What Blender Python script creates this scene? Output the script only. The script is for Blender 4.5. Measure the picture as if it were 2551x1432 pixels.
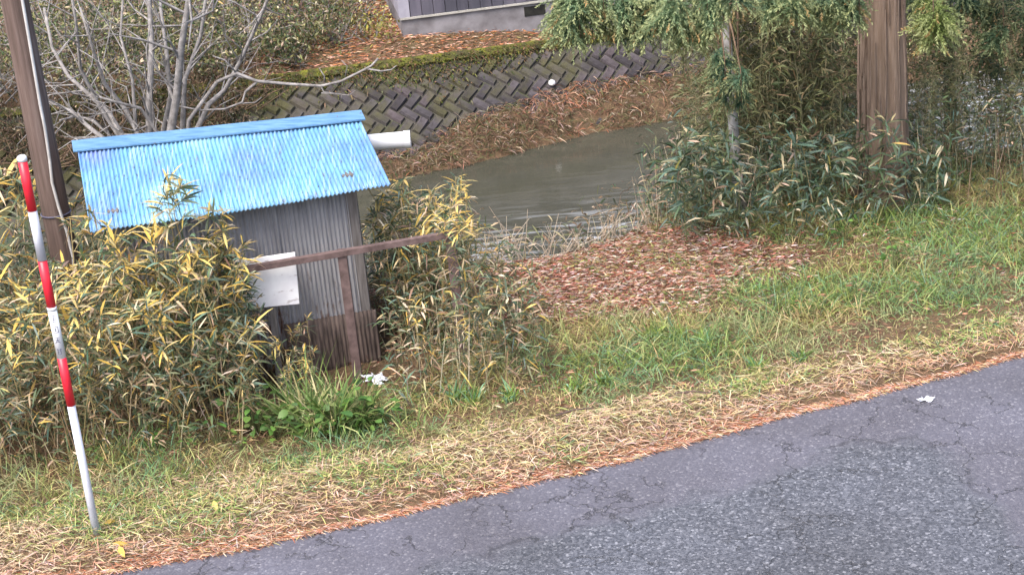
import bpy, math, random
import numpy as np
from mathutils import Matrix, Vector

for o in list(bpy.data.objects): bpy.data.objects.remove(o)
scene = bpy.context.scene
rng = np.random.default_rng(7)
random.seed(7)

# ------------------------------------------------------------------ camera
FPX, CAMH = 4500.0, 5.5
_vx, _vy = 1000.0, 10800.0
PITCH = math.atan2(FPX, math.hypot(_vx, _vy)); ROLL = math.atan2(_vx, _vy)
cr, sr = math.cos(ROLL), math.sin(ROLL)
FW = np.array([0, math.cos(PITCH), -math.sin(PITCH)])
DN = np.array([0, -math.sin(PITCH), -math.cos(PITCH)])
XR = np.array([1.0, 0, 0])
RIGHT = XR * cr + DN * sr
DOWN = -XR * sr + DN * cr
cam_d = bpy.data.cameras.new('camera'); cam = bpy.data.objects.new('camera', cam_d)
scene.collection.objects.link(cam)
cam_d.sensor_width = 36.0; cam_d.lens = 36.0 * FPX / 2551.0
cam_d.clip_start = 0.05; cam_d.clip_end = 2000
m = Matrix.Identity(4)
for i in range(3):
    m[i][0] = RIGHT[i]; m[i][1] = -DOWN[i]; m[i][2] = -FW[i]
m[2][3] = CAMH
cam.matrix_world = m
scene.camera = cam

# ------------------------------------------------------------------ world, sun, exposure
SUN_EL, SUN_AZ = 58.0, 215.0
world = bpy.data.worlds.new('World'); scene.world = world; world.use_nodes = True
wn = world.node_tree
bgn = wn.nodes['Background']
sky = wn.nodes.new('ShaderNodeTexSky'); sky.sky_type = 'NISHITA'; sky.sun_disc = False
sky.sun_elevation = math.radians(SUN_EL); sky.sun_rotation = math.radians(SUN_AZ)
sky.air_density = 1.0; sky.dust_density = 5.0; sky.ozone_density = 1.0
wn.links.new(sky.outputs[0], bgn.inputs[0]); bgn.inputs[1].default_value = 0.15
sun_d = bpy.data.lights.new('sun', 'SUN'); sun = bpy.data.objects.new('sun', sun_d)
scene.collection.objects.link(sun)
sun_d.energy = 1.5; sun_d.angle = math.radians(35); sun_d.color = (1.0, 0.97, 0.94)
sun.rotation_euler = (math.radians(90 - SUN_EL), 0, math.radians(180 - SUN_AZ))
scene.view_settings.view_transform = 'Standard'; scene.view_settings.look = 'None'
scene.view_settings.exposure = 1.3; scene.view_settings.gamma = 1.0
scene.view_settings.use_curve_mapping = False
scene.render.engine = 'CYCLES'

# ------------------------------------------------------------------ pixel helpers
def ray(x, y):
    return FW * FPX + RIGHT * (x - 1275.5) + DOWN * (y - 716.0)
def PY(x, y, Y):
    r = ray(x, y); t = Y / r[1]; return np.array([r[0] * t, Y, CAMH + r[2] * t])
def PZ(x, y, z):
    r = ray(x, y); t = (z - CAMH) / r[2]; return np.array([r[0] * t, r[1] * t, z])
def proj(p):
    q = np.asarray(p, float) - np.array([0, 0, CAMH])
    d = q @ FW
    return 1275.5 + FPX * (q @ RIGHT) / d, 716 + FPX * (q @ DOWN) / d

# ------------------------------------------------------------------ noise
_perm = np.random.default_rng(3).random((256, 256))
def vnoise(x, y, s=1.0, o=0):
    x = np.asarray(x, float) * s + 37.3 + o * 17.1; y = np.asarray(y, float) * s + 91.7 + o * 5.7
    xi = np.floor(x).astype(int); yi = np.floor(y).astype(int)
    fx = x - xi; fy = y - yi
    fx = fx * fx * (3 - 2 * fx); fy = fy * fy * (3 - 2 * fy)
    g = lambda a, b: _perm[a % 256, b % 256]
    return (g(xi, yi) * (1 - fx) + g(xi + 1, yi) * fx) * (1 - fy) + (g(xi, yi + 1) * (1 - fx) + g(xi + 1, yi + 1) * fx) * fy
def fbm(x, y, s=1.0, o=0):
    return .55 * vnoise(x, y, s, o) + .3 * vnoise(x, y, s * 2.1, o + 3) + .15 * vnoise(x, y, s * 4.3, o + 5)
def sstep(a, b, x):
    t = np.clip((np.asarray(x, float) - a) / (b - a), 0, 1); return t * t * (3 - 2 * t)

# ------------------------------------------------------------------ object helpers
COL = scene.collection
def link(o, parent=None):
    COL.objects.link(o)
    if parent is not None: o.parent = parent
    return o
def tag(o, label=None, cat=None, group=None, kind=None):
    if label: o['label'] = label
    if cat: o['category'] = cat
    if group: o['group'] = group
    if kind: o['kind'] = kind
    return o
def empty(name, loc=(0, 0, 0), rz=0.0):
    o = bpy.data.objects.new(name, None); o.location = loc; o.rotation_euler = (0, 0, rz)
    o.empty_display_size = .1
    return link(o)
def mesh_data(name, v, f, mat, smooth=False):
    me = bpy.data.meshes.new(name)
    me.from_pydata([tuple(map(float, p)) for p in v], [], [tuple(map(int, q)) for q in f])
    if mat: me.materials.append(mat)
    if smooth: me.polygons.foreach_set('use_smooth', [True] * len(me.polygons))
    me.update(); return me
def mesh_obj(name, v, f, mat, parent=None, smooth=False):
    return link(bpy.data.objects.new(name, mesh_data(name, v, f, mat, smooth)), parent)
def np_mesh(name, v, loops, starts, totals, mat, col=None, smooth=True):
    me = bpy.data.meshes.new(name)
    me.vertices.add(len(v)); me.loops.add(len(loops)); me.polygons.add(len(starts))
    me.vertices.foreach_set('co', np.asarray(v, np.float32).ravel())
    me.loops.foreach_set('vertex_index', np.asarray(loops, np.int32))
    me.polygons.foreach_set('loop_start', np.asarray(starts, np.int32))
    if smooth: me.polygons.foreach_set('use_smooth', np.ones(len(starts), bool))
    if col is not None:
        a = me.color_attributes.new('Col', 'FLOAT_COLOR', 'POINT')
        c4 = np.ones((len(v), 4), np.float32); c4[:, :3] = col
        a.data.foreach_set('color', c4.ravel())
    if mat: me.materials.append(mat)
    me.update(calc_edges=True); me.validate(); return me

def norm(a):
    return a / np.maximum(np.linalg.norm(a, axis=-1, keepdims=True), 1e-9)

class Leaves:
    """collects blades / leaves: base point, direction, length, width, droop, colour"""
    def __init__(s): s.b = []
    def add(s, P, D, L, W, droop, C, wprof=(.25, 1, .72), side=None, tipc=None):
        n = len(P); P = np.asarray(P, float).reshape(n, 3); D = norm(np.asarray(D, float).reshape(n, 3))
        L = np.broadcast_to(np.asarray(L, float), (n,))[:, None]; W = np.broadcast_to(np.asarray(W, float), (n,))[:, None]
        droop = np.broadcast_to(np.asarray(droop, float), (n,))[:, None]
        C = np.broadcast_to(np.asarray(C, float), (n, 3))
        if side is None:
            r = rng.normal(size=(n, 3)); side = np.cross(D, r)
        S = norm(side)
        ts = (0, .33, .7, 1.0); V = []
        dz = np.array([[0, 0, -1.0]])
        for k, t in enumerate(ts):
            c = P + D * L * (t - .25 * droop * t * t) + dz * L * droop * t * t
            if k < 3:
                w = W * wprof[k] * .5
                V += [c - S * w, c + S * w]
            else: V.append(c)
        v = np.stack(V, 1)                       # n,7,3
        col = np.repeat(C[:, None, :], 7, 1).copy()
        if tipc is not None: col[:, 5:] = col[:, 5:] * .3 + np.broadcast_to(tipc, (n, 3))[:, None, :] * .7
        s.b.append((v, col)); return s
    def mesh(s, name, mat):
        v = np.concatenate([b[0] for b in s.b]); c = np.concatenate([b[1] for b in s.b])
        n = len(v); base = (np.arange(n) * 7)[:, None]
        lp = (base + np.array([[0, 1, 3, 2, 2, 3, 5, 4, 4, 5, 6]])).ravel()
        st = ((np.arange(n) * 11)[:, None] + np.array([[0, 4, 8]])).ravel()
        return np_mesh(name, v.reshape(-1, 3), lp, st, None, mat, c.reshape(-1, 3))
    def obj(s, name, mat, parent=None):
        return link(bpy.data.objects.new(name, s.mesh(name, mat)), parent)

class Geo:
    """joined tubes and boxes -> one mesh"""
    def __init__(s): s.v = []; s.f = []
    def tube(s, pts, rad, n=6, cap=True):
        pts = [np.asarray(p, float) for p in pts]
        rad = np.broadcast_to(np.asarray(rad, float), (len(pts),))
        o = len(s.v); prev = None
        for i, p in enumerate(pts):
            d = pts[min(i + 1, len(pts) - 1)] - pts[max(i - 1, 0)]; d = d / (np.linalg.norm(d) + 1e-9)
            if prev is None:
                a = np.cross(d, [0, 0, 1.0] if abs(d[2]) < .9 else [1.0, 0, 0])
            else: a = prev - d * (prev @ d)
            a = a / (np.linalg.norm(a) + 1e-9); prev = a; b = np.cross(d, a)
            for k in range(n):
                t = 2 * math.pi * k / n
                s.v.append(p + rad[i] * (a * math.cos(t) + b * math.sin(t)))
        for i in range(len(pts) - 1):
            for k in range(n):
                s.f.append((o + i * n + k, o + i * n + (k + 1) % n, o + (i + 1) * n + (k + 1) % n, o + (i + 1) * n + k))
        if cap:
            s.f.append(tuple(o + k for k in range(n))[::-1]); e = o + (len(pts) - 1) * n
            s.f.append(tuple(e + k for k in range(n)))
        return s
    def hexa(s, c):            # 8 corners: bottom 4 ccw, top 4 ccw
        o = len(s.v); s.v += [np.asarray(p, float) for p in c]
        for q in ((3, 2, 1, 0), (4, 5, 6, 7), (0, 1, 5, 4), (1, 2, 6, 5), (2, 3, 7, 6), (3, 0, 4, 7)):
            s.f.append(tuple(o + k for k in q))
        return s
    def beam(s, a, b, w, h, up=(0, 0, 1)):
        a = np.asarray(a, float); b = np.asarray(b, float); d = (b - a) / np.linalg.norm(b - a)
        x = np.cross(d, up); x /= np.linalg.norm(x); u = np.cross(x, d)
        x = x * w / 2; u = u * h / 2
        return s.hexa([a - x - u, a + x - u, b + x - u, b - x - u, a - x + u, a + x + u, b + x + u, b - x + u])
    def obj(s, name, mat, parent=None, smooth=False, bevel=0):
        o = mesh_obj(name, s.v, s.f, mat, parent, smooth)
        if bevel:
            md = o.modifiers.new('bevel', 'BEVEL'); md.width = bevel; md.segments = 2
        return o

# ------------------------------------------------------------------ materials
class NT:
    def __init__(s, name):
        s.m = bpy.data.materials.new(name); s.m.use_nodes = True; s.t = s.m.node_tree
        s.bsdf = s.t.nodes['Principled BSDF']; s.out = s.t.nodes['Material Output']
        s.co = s.t.nodes.new('ShaderNodeTexCoord').outputs['Object']
    def n(s, kind, **kw):
        x = s.t.nodes.new(kind)
        for k, v in kw.items(): setattr(x, k, v)
        return x
    def l(s, a, b): s.t.links.new(a, b)
    def mapping(s, scale=(1, 1, 1), rot=(0, 0, 0), loc=(0, 0, 0)):
        x = s.n('ShaderNodeMapping'); s.l(s.co, x.inputs[0])
        x.inputs['Scale'].default_value = scale; x.inputs['Rotation'].default_value = rot; x.inputs['Location'].default_value = loc
        return x.outputs[0]
    def noise(s, scale, detail=3, rough=.55, vec=None, out=0):
        x = s.n('ShaderNodeTexNoise'); x.inputs['Scale'].default_value = scale
        x.inputs['Detail'].default_value = detail; x.inputs['Roughness'].default_value = rough
        s.l(vec or s.co, x.inputs['Vector']); return x.outputs[out]
    def vor(s, scale, feature='F1', vec=None, out='Distance'):
        x = s.n('ShaderNodeTexVoronoi', feature=feature); x.inputs['Scale'].default_value = scale
        s.l(vec or s.co, x.inputs['Vector']); return x.outputs[out]
    def ramp(s, fac, stops):
        x = s.n('ShaderNodeValToRGB'); e = x.color_ramp.elements
        while len(e) < len(stops): e.new(.5)
        for q, (p, c) in zip(e, stops):
            q.position = p; q.color = (*c, 1) if len(c) == 3 else c
        s.l(fac, x.inputs[0]); return x.outputs[0]
    def rampv(s, fac, a, b): return s.ramp(fac, [(a, (0, 0, 0)), (b, (1, 1, 1))])
    def mix(s, fac, a, b, mode='MIX'):
        x = s.n('ShaderNodeMix', data_type='RGBA', blend_type=mode)
        for sock, v in ((x.inputs['Factor'], fac), (x.inputs['A'], a), (x.inputs['B'], b)):
            if hasattr(v, 'links') or hasattr(v, 'is_linked'): s.l(v, sock)
            elif isinstance(v, (int, float)): sock.default_value = v
            else: sock.default_value = (*v, 1)
        return x.outputs['Result']
    def math(s, op, a, b=0.0):
        x = s.n('ShaderNodeMath', operation=op)
        for sock, v in zip(x.inputs, (a, b)):
            if isinstance(v, (int, float)): sock.default_value = v
            else: s.l(v, sock)
        return x.outputs[0]
    def bump(s, h, strength=.3, dist=.01):
        x = s.n('ShaderNodeBump'); x.inputs['Strength'].default_value = strength; x.inputs['Distance'].default_value = dist
        s.l(h, x.inputs['Height']); s.l(x.outputs[0], s.bsdf.inputs['Normal']); return s
    def color(s, c):
        if isinstance(c, tuple): s.bsdf.inputs['Base Color'].default_value = (*c, 1)
        else: s.l(c, s.bsdf.inputs['Base Color'])
        return s
    def set(s, rough=.7, spec=.3, metal=0.0):
        s.bsdf.inputs['Roughness'].default_value = rough; s.bsdf.inputs['Specular IOR Level'].default_value = spec
        s.bsdf.inputs['Metallic'].default_value = metal; return s

def leaf_mat(name, transl=.3, rough=.5, spec=.35, color=None, objrand=None):
    t = NT(name)
    if objrand:
        oi = t.n('ShaderNodeObjectInfo'); src = t.ramp(oi.outputs['Random'], objrand)
    elif color: 
        src = t.ramp(t.noise(9), [(.3, tuple(c * .7 for c in color)), (.7, tuple(c * 1.2 for c in color))])
    else:
        a = t.n('ShaderNodeVertexColor', layer_name='Col'); src = a.outputs[0]
    t.color(src); t.set(rough, spec)
    tr = t.n('ShaderNodeBsdfTranslucent'); t.l(src, tr.inputs[0])
    mx = t.n('ShaderNodeMixShader'); mx.inputs[0].default_value = transl
    t.l(t.bsdf.outputs[0], mx.inputs[1]); t.l(tr.outputs[0], mx.inputs[2]); t.l(mx.outputs[0], t.out.inputs[0])
    return t.m
M_LEAF = leaf_mat('leaf_tissue', .3)
M_GRASS = leaf_mat('grass_blades', .25, .55)
M_DRY = leaf_mat('dry_litter', .1, .8, .15)
M_YLEAF = leaf_mat('yellowed_leaf', .25, objrand=[(0, (.50, .33, .07)), (.35, (.66, .46, .11)), (.7, (.66, .52, .24)), (1, (.52, .45, .13))])

def mat_simple(name, c0, c1, scale=8, rough=.7, spec=.3, bump=.2, dist=.004, stretch=(1, 1, 1), metal=0.0):
    t = NT(name); n = t.noise(scale, 5, .6, t.mapping(stretch))
    t.color(t.ramp(n, [(.3, c0), (.7, c1)])).set(rough, spec, metal).bump(n, bump, dist); return t.m
M_STEM_Y = mat_simple('straw_stem', (.20, .16, .07), (.36, .28, .13), 6)
M_STEM_G = mat_simple('green_stem', (.07, .09, .035), (.16, .16, .07), 6)
M_STEM_P = mat_simple('pale_culm', (.13, .13, .07), (.30, .28, .17), 6)
M_TWIG = mat_simple('grey_twig', (.13, .12, .115), (.36, .34, .33), 16, .85)
M_BRTWIG = mat_simple('brown_twig', (.10, .065, .045), (.22, .15, .10), 12, .85)

# ------------------------------------------------------------------ terrain
_rex = [-60, -8, -4.5, -2.75, -2.24, -1.66, -1.23, -.56, -.06, .64, 1.54, 2.29, 2.87, 3.48, 8, 60]
_rey = [2, 7.7, 8.95, 9.415, 9.49, 9.58, 9.71, 9.91, 10.01, 10.23, 10.57, 10.83, 11.02, 11.23, 12.85, 30]
def road_edge(x):
    x = np.asarray(x, float)
    return np.interp(x, _rex, _rey) + .03 * (fbm(x, x * 0, 1.3) - .5) + .04 * (vnoise(x, x * 0, 6.0) - .5)
def crest(x): return 14.7 + 1.9 * sstep(0.2, 3.0, x) + .3 * (fbm(x, x * 0, .7, 2) - .5)
def waterline(x):
    x = np.asarray(x, float)
    return np.interp(x, [-100, -4, -1.73, -.61, .6, 1.88, 3.84, 8, 100], [6, 29.05, 29.75, 30.13, 30.75, 31.33, 31.75, 32.6, 54]) + .22 * (fbm(x, x * 0, 1.4, 4) - .5)
WSL, WDZ = .30, -.045                      # the wall runs slightly away and down to the right
def wall_base(x): return 30.75 + WSL * np.asarray(x, float)
def wall_top(x): return 32.50 + WSL * np.asarray(x, float)
Z_WB, Z_WT, Z_W = -4.6, -3.22, -4.6
def wall_plane(x, y): return Z_WB + WDZ * x + (Z_WT - Z_WB) * (y - wall_base(x)) / 1.75
def ground_h(x, y):
    x, y = np.broadcast_arrays(np.asarray(x, float), np.asarray(y, float))
    yr, yc = road_edge(x), crest(x)
    d = y - yr
    t = np.clip(d / (yc - yr), 0, 1)
    z = -.035 + .035 * sstep(-.02, .08, d) - .5 * t ** 1.15 + (.10 * (fbm(x, y, .9) - .5) + .05 * (fbm(x, y, 3.1, 7) - .5)) * sstep(.1, .8, d)
    z = z + .05 * np.exp(-((d - .55) / .35) ** 2)
    b = y - yc
    bank = -.5 - 4.9 * sstep(-.6, 7.0, b) * 1.0 + .25 * (fbm(x, y, .8, 9) - .5) * sstep(0, 2, b)
    z = np.where(b > -.6, np.minimum(z, z * (1 - sstep(-.6, 1.5, b)) + bank * sstep(-.6, 1.5, b)), z)
    e = y - waterline(x); w0, w1 = wall_base(x), wall_top(x)
    zb = -4.42 + .40 * sstep(-3.0, 1.4, x)
    berm = Z_W - .8 + .8 * sstep(-1.5, 0, e) + (zb - Z_W) * np.clip(e / .85, 0, 1) ** .8 + .26 * (fbm(x, y, 2.2, 3) - .45) * sstep(.0, .4, e)
    far = np.maximum(berm, np.minimum(wall_plane(x, y) - .25, Z_WT - .2))
    terr = -3.25 + WDZ * np.clip(x, -12, 12) + .25 * sstep(.15, .8, y - w1) + .04 * (fbm(x, y, 2, 5) - .5) + .05 * np.clip(y - 45, 0, 60)
    far = np.where(y - w1 > .12, terr, far)
    z = np.where(y > 25, np.maximum(far, -9), z)
    return z
def axis(segs):
    a = []
    for lo, hi, st in segs: a += list(np.arange(lo, hi, st))
    return np.array(a + [segs[-1][1]])
gx = axis([(-400, -60, 40), (-60, -12, 4), (-12, -6, .5), (-6, 7, .07), (7, 14, .4), (14, 60, 4), (60, 400, 40)])
gy = axis([(-200, -20, 30), (-20, 8, 2), (8, 17, .07), (17, 29, .3), (29, 36, .12), (36, 60, 2), (60, 400, 40)])
GX, GY = np.meshgrid(gx, gy, indexing='ij')
GZ = ground_h(GX, GY)
gv = np.stack([GX, GY, GZ], -1).reshape(-1, 3)
ni, nj = len(gx), len(gy)
idx = np.arange(ni * nj).reshape(ni, nj)
q = np.stack([idx[:-1, :-1], idx[1:, :-1], idx[1:, 1:], idx[:-1, 1:]], -1).reshape(-1, 4)
t = NT('soil')
n1 = t.noise(2.2, 5); n2 = t.noise(38, 4)
c = t.ramp(n1, [(.3, (.055, .045, .028)), (.5, (.11, .075, .045)), (.7, (.085, .085, .04))])
t.color(t.mix(.45, c, t.ramp(n2, [(.3, (.03, .022, .015)), (.7, (.26, .16, .10))]))).set(.95, .1).bump(n2, .9, .03)
M_SOIL = t.m
gme = np_mesh('ground', gv, q.ravel(), np.arange(len(q)) * 4, None, M_SOIL)
ground = link(bpy.data.objects.new('ground', gme)); tag(ground, 'leaf strewn earth bank between the road and the river', 'ground', kind='structure')

# road
rx = axis([(-60, -7, 3), (-7, 8, .04), (8, 60, 3)])
rt = np.concatenate([[0, .01, .03, .08, .2], np.linspace(.5, 14, 12)])
RX = np.repeat(rx[:, None], len(rt), 1); RY = road_edge(rx)[:, None] - rt[None]
RZ = np.where(rt[None] < .005, -.03, np.where(rt[None] < .02, -.006, 0.0)) + 0 * RX
RZ = RZ + .012 * (fbm(RX, RY, .8, 2) - .5) * (rt[None] > .05)
rv = np.stack([RX, RY, RZ], -1).reshape(-1, 3); idr = np.arange(rv.shape[0]).reshape(RX.shape)
q = np.stack([idr[:-1, 1:], idr[1:, 1:], idr[1:, :-1], idr[:-1, :-1]], -1).reshape(-1, 4)
t = NT('asphalt')
sep = t.n('ShaderNodeSeparateXYZ'); t.l(t.co, sep.inputs[0])
agg = t.vor(75, out='Color'); aggd = t.vor(75)
sepc = t.n('ShaderNodeSeparateColor'); t.l(agg, sepc.inputs[0])
fine = t.ramp(sepc.outputs[0], [(0, (.055, .055, .065)), (.55, (.10, .10, .115)), (.9, (.15, .15, .165)), (1, (.33, .33, .34))])
agg2 = t.vor(72, out='Color'); sepc2 = t.n('ShaderNodeSeparateColor'); t.l(agg2, sepc2.inputs[0])
coarse = t.ramp(sepc2.outputs[0], [(0, (.042, .046, .055)), (.5, (.076, .082, .096)), (.9, (.115, .122, .138)), (1, (.21, .22, .24))])
smooth_base = t.mix(.6, fine, (.098, .098, .122))
# coarse worn wearing course: area bounded by wandering joints
nz = t.math('MULTIPLY', t.math('SUBTRACT', t.noise(2.2, 4), .5), .55)
A1, A2 = PZ(1500, 1300, 0), PZ(2130, 1118, 0)
B1, B2 = PZ(2330, 1110, 0), PZ(2551, 1330, 0)
def halfplane(a, b):
    d = (b - a)[:2] / np.linalg.norm((b - a)[:2]); nrm = np.array([d[1], -d[0]])   # right of a->b
    k = -(nrm @ a[:2])
    return t.math('ADD', t.math('ADD', t.math('MULTIPLY', sep.outputs[0], float(nrm[0])), t.math('MULTIPLY', sep.outputs[1], float(nrm[1]))), float(k))
hp = t.math('MINIMUM', halfplane(A1, A2), halfplane(B1, B2))
mask = t.rampv(t.math('ADD', t.math('ADD', hp, nz), .5), .42, .58)
base = t.mix(mask, smooth_base, coarse)
joint = t.ramp(t.math('ADD', t.math('ADD', hp, nz), .5), [(.455, (0, 0, 0)), (.475, (1, 1, 1)), (.50, (0, 0, 0))])
base = t.mix(t.math('MULTIPLY', t.math('MULTIPLY', joint, t.rampv(t.noise(3.1, 3), .45, .6)), .6), base, (.03, .03, .035))
big = t.noise(.9, 4)
base = t.mix(1.0, base, t.ramp(big, [(.3, (.80, .77, .76)), (.7, (1.14, 1.13, 1.17))]), 'MULTIPLY')
# cracks
dist = t.n('ShaderNodeVectorMath', operation='ADD'); t.l(t.co, dist.inputs[0])
dn = t.n('ShaderNodeVectorMath', operation='SCALE'); dn.inputs['Scale'].default_value = .5
t.l(t.noise(5, 4, .6, out=1), dn.inputs[0]); t.l(dn.outputs[0], dist.inputs[1])
cr1 = t.vor(2.1, 'DISTANCE_TO_EDGE', dist.outputs[0])
cmask = t.math('MULTIPLY', t.ramp(cr1, [(0, (1, 1, 1)), (.026, (0, 0, 0))]), t.rampv(t.noise(1.6, 3), .44, .52))
base = t.mix(t.math('MULTIPLY', cmask, .75), base, (.018, .018, .02))
t.color(base).set(.62, .45)
hh = t.math('SUBTRACT', t.math('MULTIPLY', aggd, -.5), t.math('MULTIPLY', cmask, 1.2))
t.bump(hh, .55, .006); M_ROAD = t.m
road = link(bpy.data.objects.new('road', np_mesh('road', rv, q.ravel(), np.arange(len(q)) * 4, None, M_ROAD)))
tag(road, 'cracked grey asphalt road beside the grass verge', 'road', kind='structure')

# water
wx = axis([(-80, -10, 10), (-10, 16, .25), (16, 80, 8)]); wy = axis([(18, 36, .25)])
WX, WY = np.meshgrid(wx, wy, indexing='ij')
riff = np.clip(np.exp(-((WY - 25.0 - .25 * WX) / 1.6) ** 2) * sstep(-6, -1, WX) + .9 * sstep(6.5, 8.5, WX), 0, 1)
WZ = Z_W + .05 * riff * (vnoise(WX, WY, 2.3) - .5)
wv = np.stack([WX, WY, WZ], -1).reshape(-1, 3); idw = np.arange(wv.shape[0]).reshape(WX.shape)
q = np.stack([idw[:-1, :-1], idw[1:, :-1], idw[1:, 1:], idw[:-1, 1:]], -1).reshape(-1, 4)
t = NT('river_water')
a = t.n('ShaderNodeVertexColor', layer_name='Col')
w1 = t.noise(1.4, 4, .6, t.mapping((1, 2.2, 1), (0, 0, .3))); w2 = t.noise(3.2, 4, .6, t.mapping((.3, 2.6, 1), (0, 0, .3)))
foam = t.math('MULTIPLY', a.outputs[0], t.math('MULTIPLY', t.rampv(w2, .52, .66), .8))
t.color(t.mix(foam, t.ramp(w1, [(.3, (.044, .045, .034)), (.7, (.060, .059, .045))]), (.55, .58, .62)))
t.set(.06, .5); t.bsdf.inputs['IOR'].default_value = 1.33
hh = t.math('ADD', t.math('MULTIPLY', w1, .22), t.math('MULTIPLY', t.math('MULTIPLY', w2, a.outputs[0]), 1.6))
t.bump(hh, .35, .08); M_WATER = t.m
wme = np_mesh('river', wv, q.ravel(), np.arange(len(q)) * 4, None, M_WATER, np.repeat(riff.reshape(-1, 1), 3, 1))
tag(link(bpy.data.objects.new('river', wme)), 'murky grey brown river water below the block wall', 'river', kind='structure')

# ------------------------------------------------------------------ far retaining wall of herringbone blocks
uw = norm(np.array([1, WSL, WDZ])); bw = np.array([0, 30.75, Z_WB]); tw = np.array([0, 32.50, Z_WT])
us = tw - bw; us = us - uw * (us @ uw); SL = np.linalg.norm(us); us /= SL; nw = np.cross(uw, us); nw = nw if nw[1] < 0 else -nw
t = NT('wall_mortar'); n = t.noise(3, 5)
t.color(t.ramp(n, [(.3, (.035, .034, .03)), (.55, (.075, .07, .06)), (.7, (.06, .075, .03))])).set(.95, .1).bump(t.noise(30, 4), .6, .02); M_MORT = t.m
t = NT('wall_block'); n = t.noise(9, 5); oi = t.n('ShaderNodeObjectInfo')
c = t.ramp(n, [(.25, (.036, .033, .035)), (.5, (.062, .057, .063)), (.72, (.095, .088, .096))])
c = t.mix(1.0, c, t.ramp(oi.outputs['Random'], [(0, (.6, .58, .58)), (.5, (1, 1, 1)), (1, (1.25, 1.12, 1.1))]), 'MULTIPLY')
geo = t.n('ShaderNodeNewGeometry'); mo = t.noise(1.1, 4, .6, geo.outputs['Position'])
sepp = t.n('ShaderNodeSeparateXYZ'); t.l(geo.outputs['Position'], sepp.inputs[0])
mossm = t.math('ADD', mo, t.math('MULTIPLY', t.math('ADD', sepp.outputs[2], 3.75), .22))
mossm = t.math('SUBTRACT', mossm, t.math('MULTIPLY', sepp.outputs[0], .022))
t.color(t.mix(t.math('MULTIPLY', t.rampv(mossm, .46, .66), .85), c, t.ramp(t.noise(40, 3), [(.3, (.04, .04, .018)), (.7, (.10, .095, .035))]))).set(.9, .2).bump(n, .4, .01); M_BLOCK = t.m
wall = empty('retaining_wall', (0, 30.75, Z_WB))
tag(wall, 'sloping river wall of dark herringbone blocks with mossy top on the far bank', 'wall')
W0 = np.array([0, 30.75, Z_WB])
def wp(s_, t_, h=0.0): return uw * s_ + us * t_ + nw * h
Geo().hexa([wp(-14, -.5, -.35), wp(22, -.5, -.35), wp(22, -.5, 0), wp(-14, -.5, 0), wp(-14, SL, -.35), wp(22, SL, -.35), wp(22, SL, 0), wp(-14, SL, 0)]).obj('backing', M_MORT, wall)
BL, BW_ = .38, .19
g = .014
def block_mesh():
    a, b, e = BL / 2 - g, BW_ / 2 - g, .022
    v = [(-a, -b, 0), (a, -b, 0), (a, b, 0), (-a, b, 0), (-a + e, -b + e, .05), (a - e, -b + e, .05), (a - e, b - e, .05), (-a + e, b - e, .05)]
    return mesh_data('block', v, [(4, 5, 6, 7), (0, 1, 5, 4), (1, 2, 6, 5), (2, 3, 7, 6), (3, 0, 4, 7)], M_BLOCK)
bme = block_mesh(); cand = []
ru, rvv = np.array([1, 1]) / math.sqrt(2), np.array([-1, 1]) / math.sqrt(2)
for k in range(-2, 6):
    for j in range(-90, 120):
        for typ in (0, 1):
            if typ == 0: u0, u1, v0, v1 = j * BW_ + k * BL, j * BW_ + BL + k * BL, -j * BW_ + k * BL, -j * BW_ + BW_ + k * BL
            else: u0, u1, v0, v1 = j * BW_ + BL + k * BL, (j + 1) * BW_ + BL + k * BL, -j * BW_ + k * BL, -j * BW_ + BL + k * BL
            cs = ru * (u0 + u1) / 2 + rvv * (v0 + v1) / 2
            if -10 < cs[0] < 13 and .12 < cs[1] < SL - .16:
                x, y = proj(W0 + wp(cs[0], cs[1]))
                cand.append((cs, typ, 560 < x < 1950, abs(x - 1280)))
cand.sort(key=lambda c: (not c[2], c[3]))
rest = Geo()
Bm = np.stack([uw, us, nw], 1)
for i, (cs, typ, vis, _) in enumerate(cand):
    ang = math.radians(45 if typ == 0 else 135) + rng.normal() * .035
    ca, sa = math.cos(ang), math.sin(ang)
    R = Bm @ np.array([[ca, -sa, 0], [sa, ca, 0], [0, 0, 1]])
    tilt = rng.normal(size=2) * .06
    R = R @ np.array([[1, 0, tilt[0]], [0, 1, tilt[1]], [-tilt[0], -tilt[1], 1]])
    p = wp(cs[0], cs[1], rng.uniform(-.012, .012))
    if i < 290:
        o = bpy.data.objects.new('block', bme); link(o, wall)
        mm = Matrix.Identity(4)
        for a_ in range(3):
            for b_ in range(3): mm[a_][b_] = R[a_, b_]
            mm[a_][3] = p[a_]
        o.matrix_local = mm
    else:
        o0 = len(rest.v); rest.v += [R @ np.array(v.co) + p for v in bme.vertices]
        rest.f += [tuple(o0 + k for k in f.vertices) for f in bme.polygons]
tag(rest.obj('block_field', M_BLOCK, wall), kind='stuff')
t = NT('moss_coping'); n = t.noise(6, 5)
t.color(t.ramp(n, [(.3, (.05, .045, .03)), (.55, (.09, .09, .025)), (.75, (.20, .20, .03))])).set(.95, .1).bump(t.noise(50, 3), .8, .02)
cop = Geo(); pts = np.arange(-14, 22, .35)
for s0, s1 in zip(pts[:-1], pts[1:]):
    h = .02 * rng.random()
    cop.hexa([wp(s0, SL - .14, .002), wp(s1, SL - .14, .002), wp(s1, SL - .14, .05 + h), wp(s0, SL - .14, .05 + h), wp(s0, SL + .03, -.3), wp(s1, SL + .03, -.3), wp(s1, SL + .03, .05 + h), wp(s0, SL + .03, .05 + h)])
cop.obj('coping', t.m, wall)

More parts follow.
